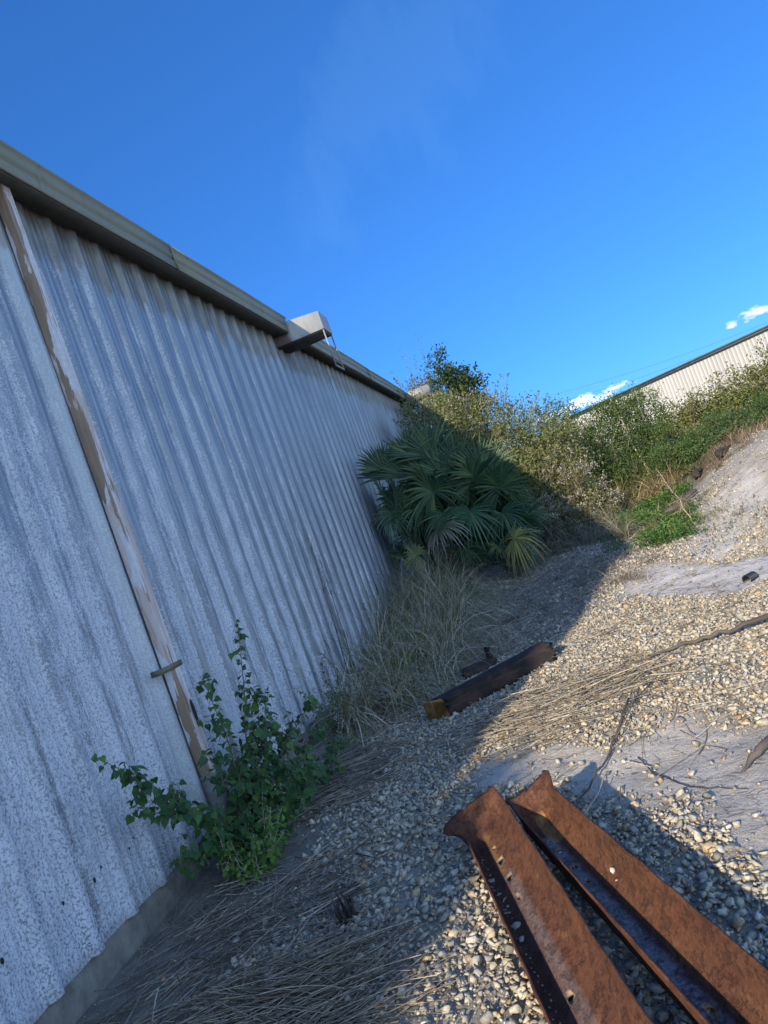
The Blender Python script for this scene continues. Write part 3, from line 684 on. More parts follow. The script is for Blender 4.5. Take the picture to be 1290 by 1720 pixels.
def pal(rng, n, cols, w=None, jit=.2):
    c = np.array(cols); i = rng.choice(len(c), n, p=None if w is None else np.array(w) / sum(w))
    return c[i] * rng.uniform(1 - jit, 1 + jit, (n, 1))
def ribbons(rng, base, d0, length, width, droop, segs, col, zmin=None, lat=0., taper=1.):
    """curved grass blades; droop pulls the direction down along the blade"""
    n = len(base); p = base.copy(); d = norm(d0); L = np.broadcast_to(length, n) / segs; W = np.broadcast_to(width, n)
    side = norm(np.cross(d, np.tile([0, 0, 1.], (n, 1)) + rng.normal(0, .3, (n, 3)))); curl = rng.normal(0, lat, (n, 1)) * side
    rows = []
    for k in range(segs + 1):
        w = W * (1 - (k / segs) ** 1.6 * .97 * taper) * .5
        rows += [p - side * w[:, None], p + side * w[:, None]]
        d = norm(d + np.array([0, 0, -1.]) * np.broadcast_to(droop, n)[:, None] / segs + curl / segs)
        p = p + d * L[:, None]
        if zmin is not None:
            lim = terrain(p[:, 0], p[:, 1]) + zmin; lo = p[:, 2] < lim; p[lo, 2] = lim[lo]; d[lo, 2] = np.maximum(d[lo, 2], 0)
    V = np.stack(rows, 1); m = 2 * (segs + 1); o = np.arange(n) * m
    F = np.concatenate([np.stack([o + 2 * k, o + 2 * k + 1, o + 2 * k + 3, o + 2 * k + 2], 1) for k in range(segs)])
    return V.reshape(-1, 3), [F], np.repeat(col, m, 0)
def straws(rng, base, ang, length, radius, col, h0, bend=.25, segs=5, tiltsd=.05):
    n = len(base); d = np.stack([np.cos(ang), np.sin(ang), rng.normal(0, tiltsd, n)], 1); d = norm(d); L = length / segs
    p = base.copy(); p[:, 2] = terrain(p[:, 0], p[:, 1]) + h0; bendv = rng.normal(0, bend, n); rows = []
    hh = h0 + 0
    for k in range(segs + 1):
        side = norm(np.cross(d, [0, 0, 1.])); up = np.cross(side, d); r = (radius * (1 - .5 * k / segs))[:, None]
        rows += [p - side * r, p + side * r * .5 + up * r, p + side * r * .5 - up * r * .9]
        if k == segs: break
        b = bendv / segs; c, s_ = np.cos(b), np.sin(b); d = np.stack([d[:, 0] * c - d[:, 1] * s_, d[:, 0] * s_ + d[:, 1] * c, d[:, 2] + rng.normal(0, .02, n)], 1)
        p = p + d * L[:, None]; t = terrain(p[:, 0], p[:, 1]); p[:, 2] = np.maximum(p[:, 2], t + .006 + h0 * .4); p[:, 2] -= .35 * np.maximum(0, p[:, 2] - t - h0 - .03)
    V = np.stack(rows, 1); m = 3 * (segs + 1); o = np.arange(n) * m; F = []
    for k in range(segs):
        for j in range(3):
            F.append(np.stack([o + 3 * k + j, o + 3 * k + (j + 1) % 3, o + 3 * k + 3 + (j + 1) % 3, o + 3 * k + 3 + j], 1))
    return V.reshape(-1, 3), [np.concatenate(F)], np.repeat(col, m, 0)

GREEN1 = [(.065, .115, .03), (.10, .16, .04), (.045, .085, .025), (.14, .19, .05)]
OLIVE = [(.12, .13, .045), (.17, .17, .06), (.08, .10, .035), (.20, .18, .08), (.06, .08, .03)]
DRAB = [(.17, .18, .06), (.25, .23, .10), (.12, .13, .05), (.22, .23, .07), (.30, .26, .16), (.08, .10, .04), (.26, .27, .08), (.13, .19, .055), (.17, .22, .07)]
def bush(name, base, blobs, nleaf, lsize, cols, label, cat, group=None, flower=0, stems=8, seed=0, stemmat=None, clump=.16, trunk=None, fl_col=(.40, .37, .33), sprays=0, aspect=.5, w=None, dense=.62):
    rng = np.random.default_rng(seed); root = empty(name, (base[0], base[1], float(terrain(base[0], base[1]))), label, cat, group)
    B0 = np.array(root.location); bl = np.array(blobs, float); vol = bl[:, 3] * bl[:, 4] * bl[:, 5]; pr = vol / vol.sum()
    ncl = max(30, nleaf // 48); bi = rng.choice(len(bl), ncl, p=pr); u = norm(rng.normal(size=(ncl, 3))); rr = rng.uniform(dense ** 3, 1.0, ncl) ** (1 / 3) * rng.choice([1, 1.0, 1.12], ncl)
    off = u * rr[:, None]; cc = bl[bi, :3] + off * bl[bi, 3:6]
    lim = terrain(cc[:, 0], cc[:, 1]) + .08; cc[:, 2] = np.maximum(cc[:, 2], lim + rng.uniform(0, .1, ncl))
    ci = rng.integers(0, ncl, nleaf); pos = cc[ci] + rng.normal(0, clump, (nleaf, 3)) * np.array([1, 1, .8])
    outw = u[ci]; d = norm(outw * .5 + rng.normal(0, .7, (nleaf, 3)) + np.array([0, 0, .1])); nr = norm(outw * .5 + rng.normal(0, .55, (nleaf, 3)) + np.array([0, -.25, .6]))
    ccol = pal(rng, ncl, cols, w, .25); col = ccol[ci] * .6 + pal(rng, nleaf, cols, w, .25) * .4
    L = rng.uniform(.7, 1.3, nleaf) * lsize
    sets = [leafset(pos, d, nr, L, L * aspect, col)]
    # upright leafy sprays break the outline
    SP = []
    for k in range(sprays):
        b = bl[rng.choice(len(bl), p=pr)]; a = rng.uniform(0, 6.28); q = b[:3] + b[3:6] * np.array([.75 * math.cos(a), .75 * math.sin(a), .6]); dr = norm(np.array([math.cos(a) * .5, math.sin(a) * .5, 1.]) + rng.normal(0, .2, 3)); ln = rng.uniform(.3, .8) * min(1, b[5])
        SP.append((q, q + dr * ln)); m = int(16 + ln * 34); t = rng.random(m); pp = q + dr * ln * t[:, None] + rng.normal(0, .04, (m, 3)) * (1.2 - t[:, None])
        sets.append(leafset(pp, norm(rng.normal(0, 1, (m, 3)) + dr), norm(rng.normal(0, .7, (m, 3)) + [0, 0, .5]), lsize * rng.uniform(.6, 1.1, m), lsize * .45, pal(rng, m, cols, w, .3)))
    V, F, C = join(sets); new_mesh('crown', V - B0, F, M['leaf'], root, C)
    mb = MB(); 
    if trunk:
        tp = np.array(trunk[0]); mb.tube(tp - B0, trunk[1], 8)
    st = np.array(trunk[0][-1 if trunk else 0]) if trunk else None
    for k in range(stems):
        e = cc[rng.integers(0, ncl)]; s0 = B0 + np.array([rng.normal(0, .08), rng.normal(0, .08), -.03]) if not trunk else np.array(trunk[0][rng.integers(1, len(trunk[0]))])
        mid = (s0 + e) / 2 + rng.normal(0, .12, 3) + np.array([0, 0, .1]); mb.tube(np.array([s0, mid, e]) - B0, [.018, .012, .004], 5)
    for q, e in SP: mb.tube(np.array([q - (e - q) * .6, q, e]) - B0, [.008, .006, .002], 4)
    if mb.n: mb.build('trunk' if trunk else 'stem', stemmat or M['bark'], root, True)
    if flower:
        m = flower; fi = rng.integers(0, ncl, m); fp = cc[fi] + u[fi] * rng.uniform(.02, .14, (m, 1)) + rng.normal(0, clump * .7, (m, 3)); q = 7
        pp = np.repeat(fp, q, 0) + rng.normal(0, .016, (m * q, 3)); Vf, Ff, Cf = leafset(pp, rng.normal(size=(m * q, 3)), rng.normal(size=(m * q, 3)), .026 * rng.uniform(.7, 1.4, m * q), .022, pal(rng, m * q, [fl_col, tuple(x * .75 for x in fl_col), (.42, .36, .30)], None, .15))
        new_mesh('blossoms', Vf - B0, Ff, M['dry'], root, Cf)
    return root

# thicket of flowering shrubs beside the far end of the wall
g1 = 'flowering shrubs of the thicket'
bush('flowering_shrub', (1.5, 15.2), [(1.2, 15.2, 2.55, 1.0, 1.2, 1.35), (1.9, 15.5, 2.7, .9, 1.1, 1.0), (1.4, 14.6, 1.3, 1.0, .9, 1.2)], 26000, .060, DRAB, 'tallest drab shrub of the thicket, full of pale seed heads, against the wall end', 'shrub', g1, 1000, 14, 21, None, .13, sprays=16)
bush('flowering_shrub', (2.9, 15.2), [(2.7, 15.0, 2.0, .9, 1.0, 1.05), (3.1, 15.4, 1.75, .7, .9, .95), (2.6, 14.3, 1.2, .9, .8, 1.0)], 24000, .060, DRAB, 'drab shrub right of the tallest one, dotted with pale seed heads behind the palmetto', 'shrub', g1, 650, 12, 22, None, .13, sprays=8)
bush('flowering_shrub', (3.1, 13.2), [(2.9, 13.3, .95, .8, .7, .75), (3.3, 13.5, .7, .55, .7, .6), (2.5, 12.7, .7, .5, .4, .6)], 9000, .045, [(.20, .21, .05), (.13, .15, .04), (.16, .15, .07), (.24, .20, .10)], 'low yellow-green shrub with white flower tufts right of the palmetto', 'shrub', g1, 900, 10, 23, None, .1, sprays=10)
bush('flowering_shrub', (.7, 17.6), [(.6, 17.9, 3.3, .75, 1.1, 1.25), (1.0, 17.2, 2.3, .8, .9, 1.2), (.45, 18.4, 4.4, .5, .7, .5)], 9000, .055, DRAB, 'drab shrub climbing over the far vent hood and gutter', 'shrub', g1, 900, 10, 24, None, .14, sprays=18)
bush('green_shrub', (3.6, 17.2), [(3.5, 17.2, 2.05, .55, .7, 1.0), (3.7, 17.0, 1.2, .7, .8, 1.0)], 12000, .06, GREEN1 + [(.10, .17, .04)], 'bright green leafy shrub standing between the drab thicket and the young tree', 'shrub', None, 0, 8, 25, None, .13, sprays=8, dense=.3)
# trees over the roof end
bush('tree', (1.6, 20.5), [(1.2, 20.6, 4.75, .5, .6, .6), (1.75, 20.4, 4.75, .45, .5, .35), (1.15, 20.8, 5.55, .28, .28, .55), (1.45, 20.6, 5.75, .25, .25, .3), (1.3, 20.5, 3.8, .7, .7, .9)], 6500, .10, [(.025, .05, .018), (.04, .07, .02), (.06, .10, .03)], 'dark leafy tree rising above the thicket past the roof end', 'tree', None, 0, 16, 26, None, .13, trunk=([(1.45, 20.5, 0), (1.42, 20.5, 1.5), (1.3, 20.5, 3.2), (1.25, 20.6, 5.0)], [.09, .075, .05, .02]), sprays=6)
bush('tall_weed_tree', (.6, 22.6), [(.0, 22.6, 5.35, .8, .6, .55), (.6, 22.6, 5.0, .8, .6, .7), (.4, 22.6, 3.7, 1.2, .9, 1.3)], 8500, .07, OLIVE + [(.22, .17, .11)], 'airy pale bush with thin upright flowering stems behind the roof edge', 'tree', None, 900, 18, 27, None, .14, sprays=34)
o = bpy.data.objects['tall_weed_tree']
def sparse_stems(root, base, tips, seed, cols, lsize=.06, per=55):
    rng = np.random.default_rng(seed); B0 = np.array(root.location); mb = MB(); sets = []
    for (q, e) in tips:
        q = np.array(q, float); e = np.array(e, float); mb.tube(np.array([q, (q + e) / 2 + rng.normal(0, .03, 3), e]) - B0, [.010, .007, .002], 4)
        t = rng.random(per); pp = q + (e - q) * t[:, None] + rng.normal(0, .05, (per, 3)); sets.append(leafset(pp, rng.normal(size=(per, 3)), rng.normal(size=(per, 3)), lsize * rng.uniform(.5, 1, per), lsize * .4, pal(rng, per, cols)))
    V, F, C = join(sets); new_mesh('sprays', V - B0, F, M['leaf'], root, C); mb.build('stems', M['bark'], root, True)
sparse_stems(o, None, [((0.20, 22.6, 5.35), (0.05, 22.6, 6.80)), ((0.55, 22.6, 5.35), (0.70, 22.6, 7.20)), ((-0.15, 22.5, 5.35), (-0.50, 22.5, 6.30)), ((0.85, 22.6, 5.25), (1.10, 22.6, 6.85)), ((0.35, 22.6, 5.45), (0.30, 22.5, 6.55)), ((-0.45, 22.6, 5.15), (-0.95, 22.5, 5.95))], 5, OLIVE)
# young tree with a pale trunk
bush('young_tree', (5.0, 17.6), [(4.75, 17.7, 1.9, .7, .7, .8), (5.3, 17.5, 1.75, .65, .6, .85), (4.6, 17.6, 1.15, .6, .6, .6), (5.2, 18.0, 2.35, .5, .5, .35), (4.45, 17.6, 2.4, .35, .35, .3), (5.0, 18.3, 1.5, .8, .4, .9)], 20000, .055, [(.08, .135, .035), (.12, .18, .045), (.055, .10, .03), (.15, .19, .055)], 'young green tree with a pale slanting trunk at the end of the sandy yard', 'tree', None, 0, 7, 28, M['palebark'], .12, trunk=([(5.0, 17.2, .3), (5.02, 17.2, .9), (4.93, 17.4, 1.5), (4.9, 17.5, 2.2), (4.85, 17.6, 2.7)], [.034, .03, .024, .015, .008]), sprays=10)
bush('green_shrub', (4.1, 16.3), [(4.0, 16.3, 1.0, .6, .6, .7), (4.35, 16.0, .75, .5, .5, .5)], 6500, .05, [(.09, .13, .035), (.15, .19, .05), (.055, .09, .03)], 'dark green shrub in front of the young tree at the end of the dry brush', 'shrub', None, 0, 8, 29, None, .11, sprays=10)
# hedge in front of the white building
g2 = 'overgrown bushes of the hedge'
hd = [((6.6, 21.5), [(6.6, 21.5, .95, 1.0, .9, 1.0), (6.2, 21.0, .9, .8, .7, .8)], 'lowest bush of the sunlit hedge, just right of the young tree'),
      ((8.0, 21.8), [(7.9, 21.8, 1.2, 1.1, 1., 1.15), (8.4, 21.2, 1.0, .9, .8, .9)], 'second bush of the sunlit hedge counted from the young tree'),
      ((9.5, 22.0), [(9.4, 22.0, 1.45, 1.1, 1., 1.2), (9.8, 21.3, 1.2, 1.0, .8, 1.0)], 'middle olive bush of the hedge below the cream building'),
      ((11.0, 22.2), [(10.9, 22.2, 1.7, 1.2, 1., 1.25), (11.2, 21.4, 1.4, 1.1, .8, 1.1)], 'tall olive bush of the hedge near the right edge of the photo'),
      ((12.7, 22.4), [(12.6, 22.4, 1.9, 1.3, 1., 1.3), (12.9, 21.5, 1.5, 1.1, .8, 1.1)], 'last and tallest hedge bush, at the right edge of the photo')]
for i, (b, bb, lab) in enumerate(hd):
    bush('hedge_bush', b, bb, 14000, .085, [(.22, .24, .06), (.17, .20, .05), (.28, .27, .10), (.12, .16, .045)] + ([(.07, .09, .03)] if i % 2 else [(.24, .2, .1)]), lab, 'bush', g2, 160 if i < 4 else 60, 8, 40 + i, None, .15, sprays=5, dense=.25, fl_col=(.36, .32, .26))
# darker herbs at the foot of the hedge, along the crest of the bank
g3 = 'dark green weed clumps along the bank'
for i, (x, y, r, h, lab) in enumerate([(5.5, 15.6, .62, .62, 'dense dark green weed clump beside the broken posts'), (6.5, 16.6, .7, .6, 'green weed clump just right of the dense one by the posts'), (7.6, 17.2, .75, .65, 'middle weed clump on the crest of the bank'),
                                 (8.7, 17.9, .8, .75, 'weed clump on the crest below the tall hedge bush'), (9.9, 18.5, .9, .8, 'weed clump on the crest nearest the right edge of the photo')]):
    tz_ = float(terrain(x, y)); bush('weed_clump', (x, y), [(x, y, tz_ + h * .45, r, r * .9, h * .6), (x + .4 * r, y + .2, tz_ + h * .3, r * .8, r * .8, h * .5)], 6000, .05, [(.045, .11, .035), (.07, .14, .04), (.10, .17, .05), (.15, .18, .06)], lab, 'weeds', g3, 0, 5, 60 + i, None, .09, sprays=8)

bush('added_shade_bush', (.0, -1.3), [(.0, -1.3, 1.2, .40, .4, .8), (.0, -1.3, 2.0, .30, .35, .42), (.0, -1.35, .5, .42, .4, .5)], 15000, .10, GREEN1, 'unseen leafy bush added at the near corner of the metal building to shade the gravel', 'bush', None, 0, 10, 77, None, .10, sprays=6, dense=.1)  # bush added out of view to cast soft shade on the near gravel
# far tree belt closing the horizon
for i, (x, y, r, h, lab) in enumerate([(-6, 40, 6, 6, 'far dark tree hidden behind the thicket, furthest left'), (3, 44, 4.2, 3.4, 'far tree belt behind the thicket'), (28, 30, 4, 3, 'far tree at the right end of the cream building')]):
    bush('far_tree', (x, y), [(x, y, h * .55, r, r * .6, h * .5)], 5000, .28, GREEN1 + OLIVE[:2], lab, 'tree', None, 0, 6, 80 + i, None, .5)

# ------------------------------------------------------------------ palmettos
def frond(rng, hub, ax, nrm, R, cols, tip=None, spread=140, nseg=34, droop=.25, base=None, fold=.25):
    ax = norm(np.array(ax, float)); nrm = norm(np.array(nrm, float)); nrm = norm(nrm - ax * (nrm @ ax)); sd = np.cross(nrm, ax); hub = np.array(hub, float)
    V = []; F = []; C = []; n0 = 0
    st = np.array([.02, .30, .55, .78, 1.0]); wd = np.array([.008, .024, .026, .016, .002]) * R * 1.25
    for k in range(nseg):
        th = rad(-spread + 2 * spread * k / (nseg - 1)) + rng.normal(0, .015); Lr = R * (.78 + .22 * math.cos(th * .75)) * rng.uniform(.82, 1.12)
        d = ax * math.cos(th) + sd * math.sin(th) + nrm * (fold * (1 - abs(math.cos(th))) + rng.normal(0, .03)); d = norm(d); sv = norm(np.cross(nrm, d)); up = np.cross(d, sv)
        dr = droop * rng.uniform(.4, 2.2); c0 = np.array(cols[rng.integers(0, len(cols))]) * rng.uniform(.8, 1.25)
        for t, w in zip(st, wd):
            q = hub + d * Lr * t + np.array([0, 0, -1]) * (dr * Lr * t ** 3); c = c0
            if tip is not None: f = min(1, max(0, (t - .45) / .4)); c = c0 * (1 - f) + np.array(tip) * f
            V += [q - sv * w, q + up * w * .55, q + sv * w]; C += [c] * 3
        for i in range(4):
            a = n0 + 3 * i; F += [(a, a + 1, a + 4, a + 3), (a + 1, a + 2, a + 5, a + 4)]
        n0 += 15
    if base is not None:
        b = np.array(base, float); mid = (b + hub) / 2 + np.array([0, 0, .12]); pts = [b, mid, hub]; mb = MB(); mb.tube(pts, [.012, .009, .007], 5)
        V += list(np.concatenate(mb.V)); F += [tuple(i + n0 for i in f) for f in mb.F]; C += [np.array(cols[0]) * 1.4] * len(mb.V[0])
    return np.array(V), F, np.array(C)
PG = [(.032, .075, .03), (.05, .105, .038), (.026, .06, .03), (.085, .13, .05)]
CAMP = np.array([2.71, 0, 1.6])
def palmetto(base, fans, label, extra, seed, R=(.5, .72), cols=PG, er=.55, zr=(.9, 2.3)):
    rng = np.random.default_rng(seed); b = np.array([base[0], base[1], float(terrain(*base))]); root = empty('palmetto', tuple(b), label, 'palmetto', 'palmettos beside the wall')
    mb = MB(); mb.tube([(0, 0, -.05), (.02, .0, .3), (0, .02, .6 * base[2] if len(base) > 2 else .5)], [.11, .10, .08], 9); mb.build('trunk', M['bark'], root, True)
    top = b + np.array([0, 0, .5])
    L = [(np.array(h, float), r, k) for h, r, k in fans]
    for i in range(extra):
        a = rng.uniform(0, 6.28); z = rng.uniform(*zr); rr = er * rng.uniform(.5, 1.05) * (1.15 - .3 * (z - zr[0]) / (zr[1] - zr[0])); L.append((np.array([b[0] + rr * math.cos(a), b[1] + rr * math.sin(a) * .9, b[2] + z]), rng.uniform(*R), ''))
    for h, r, k in L:
        out = h - top; out = norm(out); tocam = norm(CAMP - h)
        nr = norm(out * .35 + np.array([0, 0, .55]) + tocam * .55 + rng.normal(0, .22, 3)); ax = norm(out + np.array([0, 0, .15]) + rng.normal(0, .15, 3)); c, tip, dr = cols, None, rng.uniform(.12, .4)
        if k == 'down': ax = norm(np.array([out[0], out[1], -.5])); nr = norm(tocam + out * .3); dr = .3
        if k == 'brown': c = [(.05, .075, .03), (.07, .09, .03)]; tip = (.33, .27, .19); dr = .45; ax = norm(np.array([.9, -.2, .15])); nr = norm(np.array([-.1, -.5, .8]))
        if k == 'yellow': c = [(.20, .19, .045), (.28, .24, .05), (.12, .14, .04)]; tip = (.30, .22, .09); dr = .55; ax = norm(np.array([.9, -.3, .1])); nr = norm(np.array([0, -.75, .65]))
        if k == 'olive': c = [(.07, .10, .03), (.12, .13, .04)]; dr = .3; nr = norm(tocam + np.array([0, 0, .4]))
        if k == 'up': ax = norm(np.array([out[0] * .5, out[1] * .5, 1.])); nr = norm(tocam + rng.normal(0, .3, 3)); dr = .08
        V, F, C = frond(rng, h, ax, nr, r, c, tip, 150 if k != 'up' else 72, 38 if k != 'up' else 26, dr, top + rng.normal(0, .04, 3))
        new_mesh('frond', V - b, F, M['frond'], root, C)
palmetto((.62, 11.6), [((.45, 11.2, 2.55), .5, 'up'), ((.33, 11.1, 2.2), .42, ''), ((.38, 11.0, 1.85), .42, 'down'), ((.6, 11.0, 1.75), .45, ''), ((.75, 11.3, 2.3), .6, 'up'), ((.5, 11.3, 2.4), .65, 'up')], 'leftmost palmetto, its fan fronds pressed against the metal wall', 12, 1, (.38, .55), er=.34, zr=(.8, 1.9))
palmetto((1.15, 11.7), [((1.05, 11.3, 2.2), .62, 'up'), ((1.3, 11.2, 2.15), .55, 'up'), ((1.12, 11.0, 1.92), .62, ''), ((1.15, 10.9, 1.55), .5, 'down'), ((.8, 11.1, 1.75), .5, ''), ((.95, 11.2, 2.6), .5, 'up'), ((1.25, 11.3, 2.45), .7, 'up'), ((.9, 11.4, 2.4), .72, 'up'), ((1.1, 11.5, 2.3), .8, 'up')], 'middle palmetto of the cluster with the tallest fronds', 18, 2, (.5, .68), er=.5, zr=(.7, 1.9))
palmetto((1.78, 11.8), [((1.72, 11.2, 1.85), .66, ''), ((2.1, 11.2, 1.62), .62, ''), ((1.55, 10.9, 1.45), .55, 'down'), ((2.0, 11.0, 1.25), .5, 'down'), ((2.05, 11.4, 1.95), .5, 'up'), ((1.6, 11.3, 2.1), .7, 'up'), ((1.9, 11.3, 1.9), .7, 'up')], 'right palmetto of the cluster with broad drooping fans', 20, 3, (.45, .62), er=.5, zr=(.5, 1.6))
palmetto((1.2, 11.0), [((1.05, 10.6, 1.38), .48, 'brown'), ((.62, 10.6, 1.10), .34, 'olive'), ((1.3, 10.8, .95), .35, 'down')], 'small palmetto in front with brown frayed frond tips', 3, 4, (.3, .4), er=.25, zr=(.3, .7))
palmetto((1.95, 11.0), [((2.06, 10.6, .86), .46, 'yellow'), ((2.0, 10.75, .6), .36, 'down'), ((1.8, 10.7, .8), .34, 'olive')], 'low palmetto with a yellowing fan at the right foot of the cluster', 3, 5, (.3, .42), er=.28, zr=(.2, .6))

# ------------------------------------------------------------------ shrub against the wall, heart-shaped leaves
def leafy_plant(name, base, stems, label, cat, seed, cols, tpl, ls, step=.045, side=5, mat=M['leaf'], sidelen=.22, fl=None, aspect=.95):
    rng = np.random.default_rng(seed); root = empty(name, base, label, cat); B0 = np.array(base, float); mb = MB(); P = []; Dd = []; Nr = []; Ls = []; tips = []
    def run(pts, r0, r1, dens):
        pts = np.array(pts, float); seg = np.linalg.norm(np.diff(pts, axis=0), axis=1); tot = seg.sum(); cum = np.concatenate([[0], np.cumsum(seg)])
        n = max(4, int(tot / .05)); t = np.linspace(0, tot, n); Q = np.stack([np.interp(t, cum, pts[:, k]) for k in range(3)], 1); Q += np.concatenate([np.zeros((1, 3)), rng.normal(0, .005, (n - 1, 3))])
        mb.tube(Q - B0, np.linspace(r0, r1, n), 5); m = int(tot / step * dens)
        for i in range(m):
            s_ = tot * (i + 1) / (m + .2); s_ = min(s_, tot); q = np.array([np.interp(s_, t, Q[:, k]) for k in range(3)]); j = min(n - 2, int(s_ / tot * (n - 1))); d = norm(Q[j + 1] - Q[j]); a = i * 1.57 + rng.normal(0, .3)
            u = np.cross(d, [0, 0, 1.]); u = norm(u if np.linalg.norm(u) > .1 else np.cross(d, [1., 0, 0])); v = np.cross(u, d)
            for sgn in (0, math.pi):
                o_ = u * math.cos(a + sgn) + v * math.sin(a + sgn); pd = norm(o_ + d * .5 + np.array([0, 0, .1])); pl = ls * rng.uniform(.25, .6); f = (.55 + .6 * (1 - s_ / tot)) if tot > .1 else .8
                if q[0] + pd[0] * (pl + ls) < .045: pd[0] = abs(pd[0]) * .4; pd = norm(pd)
                p2 = q + pd * pl; P.append(p2); Dd.append(norm(pd * .6 + np.array([0, 0, -.75]) + rng.normal(0, .3, 3))); Nr.append(norm(pd * .8 + np.array([.35, -.35, .55]) + rng.normal(0, .35, 3))); Ls.append(ls * f * rng.uniform(.75, 1.2))
                if rng.random() < .6: mb.tube(np.array([q, p2]) - B0, [.0016, .001], 3, None, False)
        return Q
    for pts, r0 in stems:
        Q = run(pts, r0, .0015, 1.); tips.append(Q[-1])
        L_ = len(Q)
        for k in range(side):
            j = rng.integers(int(L_ * .15), L_ - 1); q = Q[j]; dq = norm(Q[-1] - Q[0]); o_ = norm(rng.normal(0, 1, 3) + dq * .8 + np.array([.25, -.1, .25])); ln = sidelen * rng.uniform(.4, 1.2) * (1.2 - j / L_); e = q + o_ * ln; e[0] = max(e[0], .09); run([q, (q + e) / 2 + np.array([0, 0, .02]), e], r0 * .5, .001, 1.); tips.append(e)
    P = np.array(P); V, F, C = leafset(P, np.array(Dd), np.array(Nr), np.array(Ls), np.array(Ls) * aspect, pal(rng, len(P), cols), tpl)
    low = V[:, 0] < .035; V[low, 0] = .035 + rng.uniform(0, .01, low.sum())
    new_mesh('foliage', V - B0, F, mat, root, C, False); mb.build('stem', M['palebark'] if fl is None else M['bark'], root, True)
    if fl:
        m, fcol = fl; tp = np.array(tips); k = rng.integers(0, len(tp), m); pp = tp[k] + rng.normal(0, .018, (m, 3)); Vf, Ff, Cf = leafset(pp, rng.normal(size=(m, 3)), rng.normal(size=(m, 3)), .014 * rng.uniform(.6, 1.3, m), .008, pal(rng, m, fcol)); new_mesh('blossoms', Vf - B0, Ff, M['dry'], root, Cf)
    return root
GL = [(.055, .125, .035), (.04, .095, .03), (.085, .17, .045), (.05, .105, .045)]
b = (.32, 4.0, .02)
leafy_plant('shrub', b, [([b, (.33, 4.25, .45), (.34, 4.55, .9), (.33, 4.82, 1.34)], .009), ([b, (.34, 4.1, .4), (.33, 4.15, .8), (.30, 4.16, 1.13)], .008),
    ([b, (.28, 3.7, .45), (.25, 3.35, .75), (.22, 3.08, 1.06)], .008), ([b, (.30, 3.75, .38), (.26, 3.45, .55), (.24, 3.22, .72)], .006), ([b, (.30, 3.65, .25), (.26, 3.42, .36)], .005),
    ([b, (.42, 4.35, .35), (.5, 4.75, .5), (.56, 5.1, .6)], .008), ([b, (.5, 4.3, .25), (.6, 4.85, .22), (.62, 5.4, .16)], .007), ([b, (.36, 4.3, .4), (.36, 4.6, .62), (.36, 4.85, .78)], .007),
    ([b, (.40, 4.15, .3), (.45, 4.35, .5), (.46, 4.45, .66)], .006), ([b, (.42, 4.0, .25), (.5, 4.0, .42), (.55, 4.05, .5)], .006), ([b, (.34, 3.95, .4), (.34, 3.9, .62), (.36, 3.92, .78)], .006),
    ([b, (.5, 4.15, .2), (.62, 4.3, .3), (.7, 4.4, .35)], .005), ([b, (.32, 4.4, .3), (.30, 4.7, .45), (.28, 4.95, .62)], .005), ([b, (.45, 4.4, .3), (.55, 4.7, .38), (.62, 5.0, .40)], .006), ([b, (.5, 4.2, .15), (.62, 4.5, .18), (.7, 4.8, .2)], .005), ([b, (.42, 4.2, .3), (.5, 4.4, .45), (.55, 4.6, .55)], .006), ([b, (.38, 4.2, .35), (.40, 4.45, .6), (.38, 4.62, .85)], .006), ([b, (.45, 4.1, .2), (.58, 4.15, .3), (.66, 4.2, .38)], .005)],
    'leafy green shrub with heart-shaped leaves growing against the wall at the downspout', 'shrub', 11, GL, HEART, .066, .040, 11, sidelen=.24, fl=(600, [(.30, .33, .24), (.2, .26, .14)]))
b = (.46, 3.72, .02)
leafy_plant('small_shrub', b, [([b, (.48 + .12 * math.cos(a), 3.74 + .14 * math.sin(a), .12), (.5 + .24 * math.cos(a) * .8, 3.78 + .26 * math.sin(a) * .8, .20 + .08 * (i % 3))], .004) for i, a in enumerate(np.linspace(0, 6.0, 9))],
    'low yellow-green plant with rounded leaves at the foot of the leafy shrub', 'plant', 12, [(.11, .20, .035), (.15, .25, .045), (.07, .14, .03)], OBOV, .050, .022, 6, sidelen=.10, aspect=.9)
b = (.25, 6.1, .05)
leafy_plant('flowering_weed', b, [([b, (.25, 5.9, .35), (.2, 5.7, .62)], .005), ([b, (.3, 6.1, .35), (.28, 6.25, .7)], .005), ([b, (.35, 6.0, .3), (.42, 5.8, .5)], .004), ([b, (.3, 6.3, .3), (.3, 6.55, .52)], .004), ([b, (.4, 6.2, .25), (.5, 6.3, .45)], .004)],
    'thin weed with small white flower tufts between the shrub and the tall grass', 'weed', 13, [(.07, .13, .04), (.10, .16, .05), (.16, .17, .08)], HEART, .038, .04, 4, sidelen=.16, fl=(1100, [(.62, .60, .62), (.5, .48, .5)]))

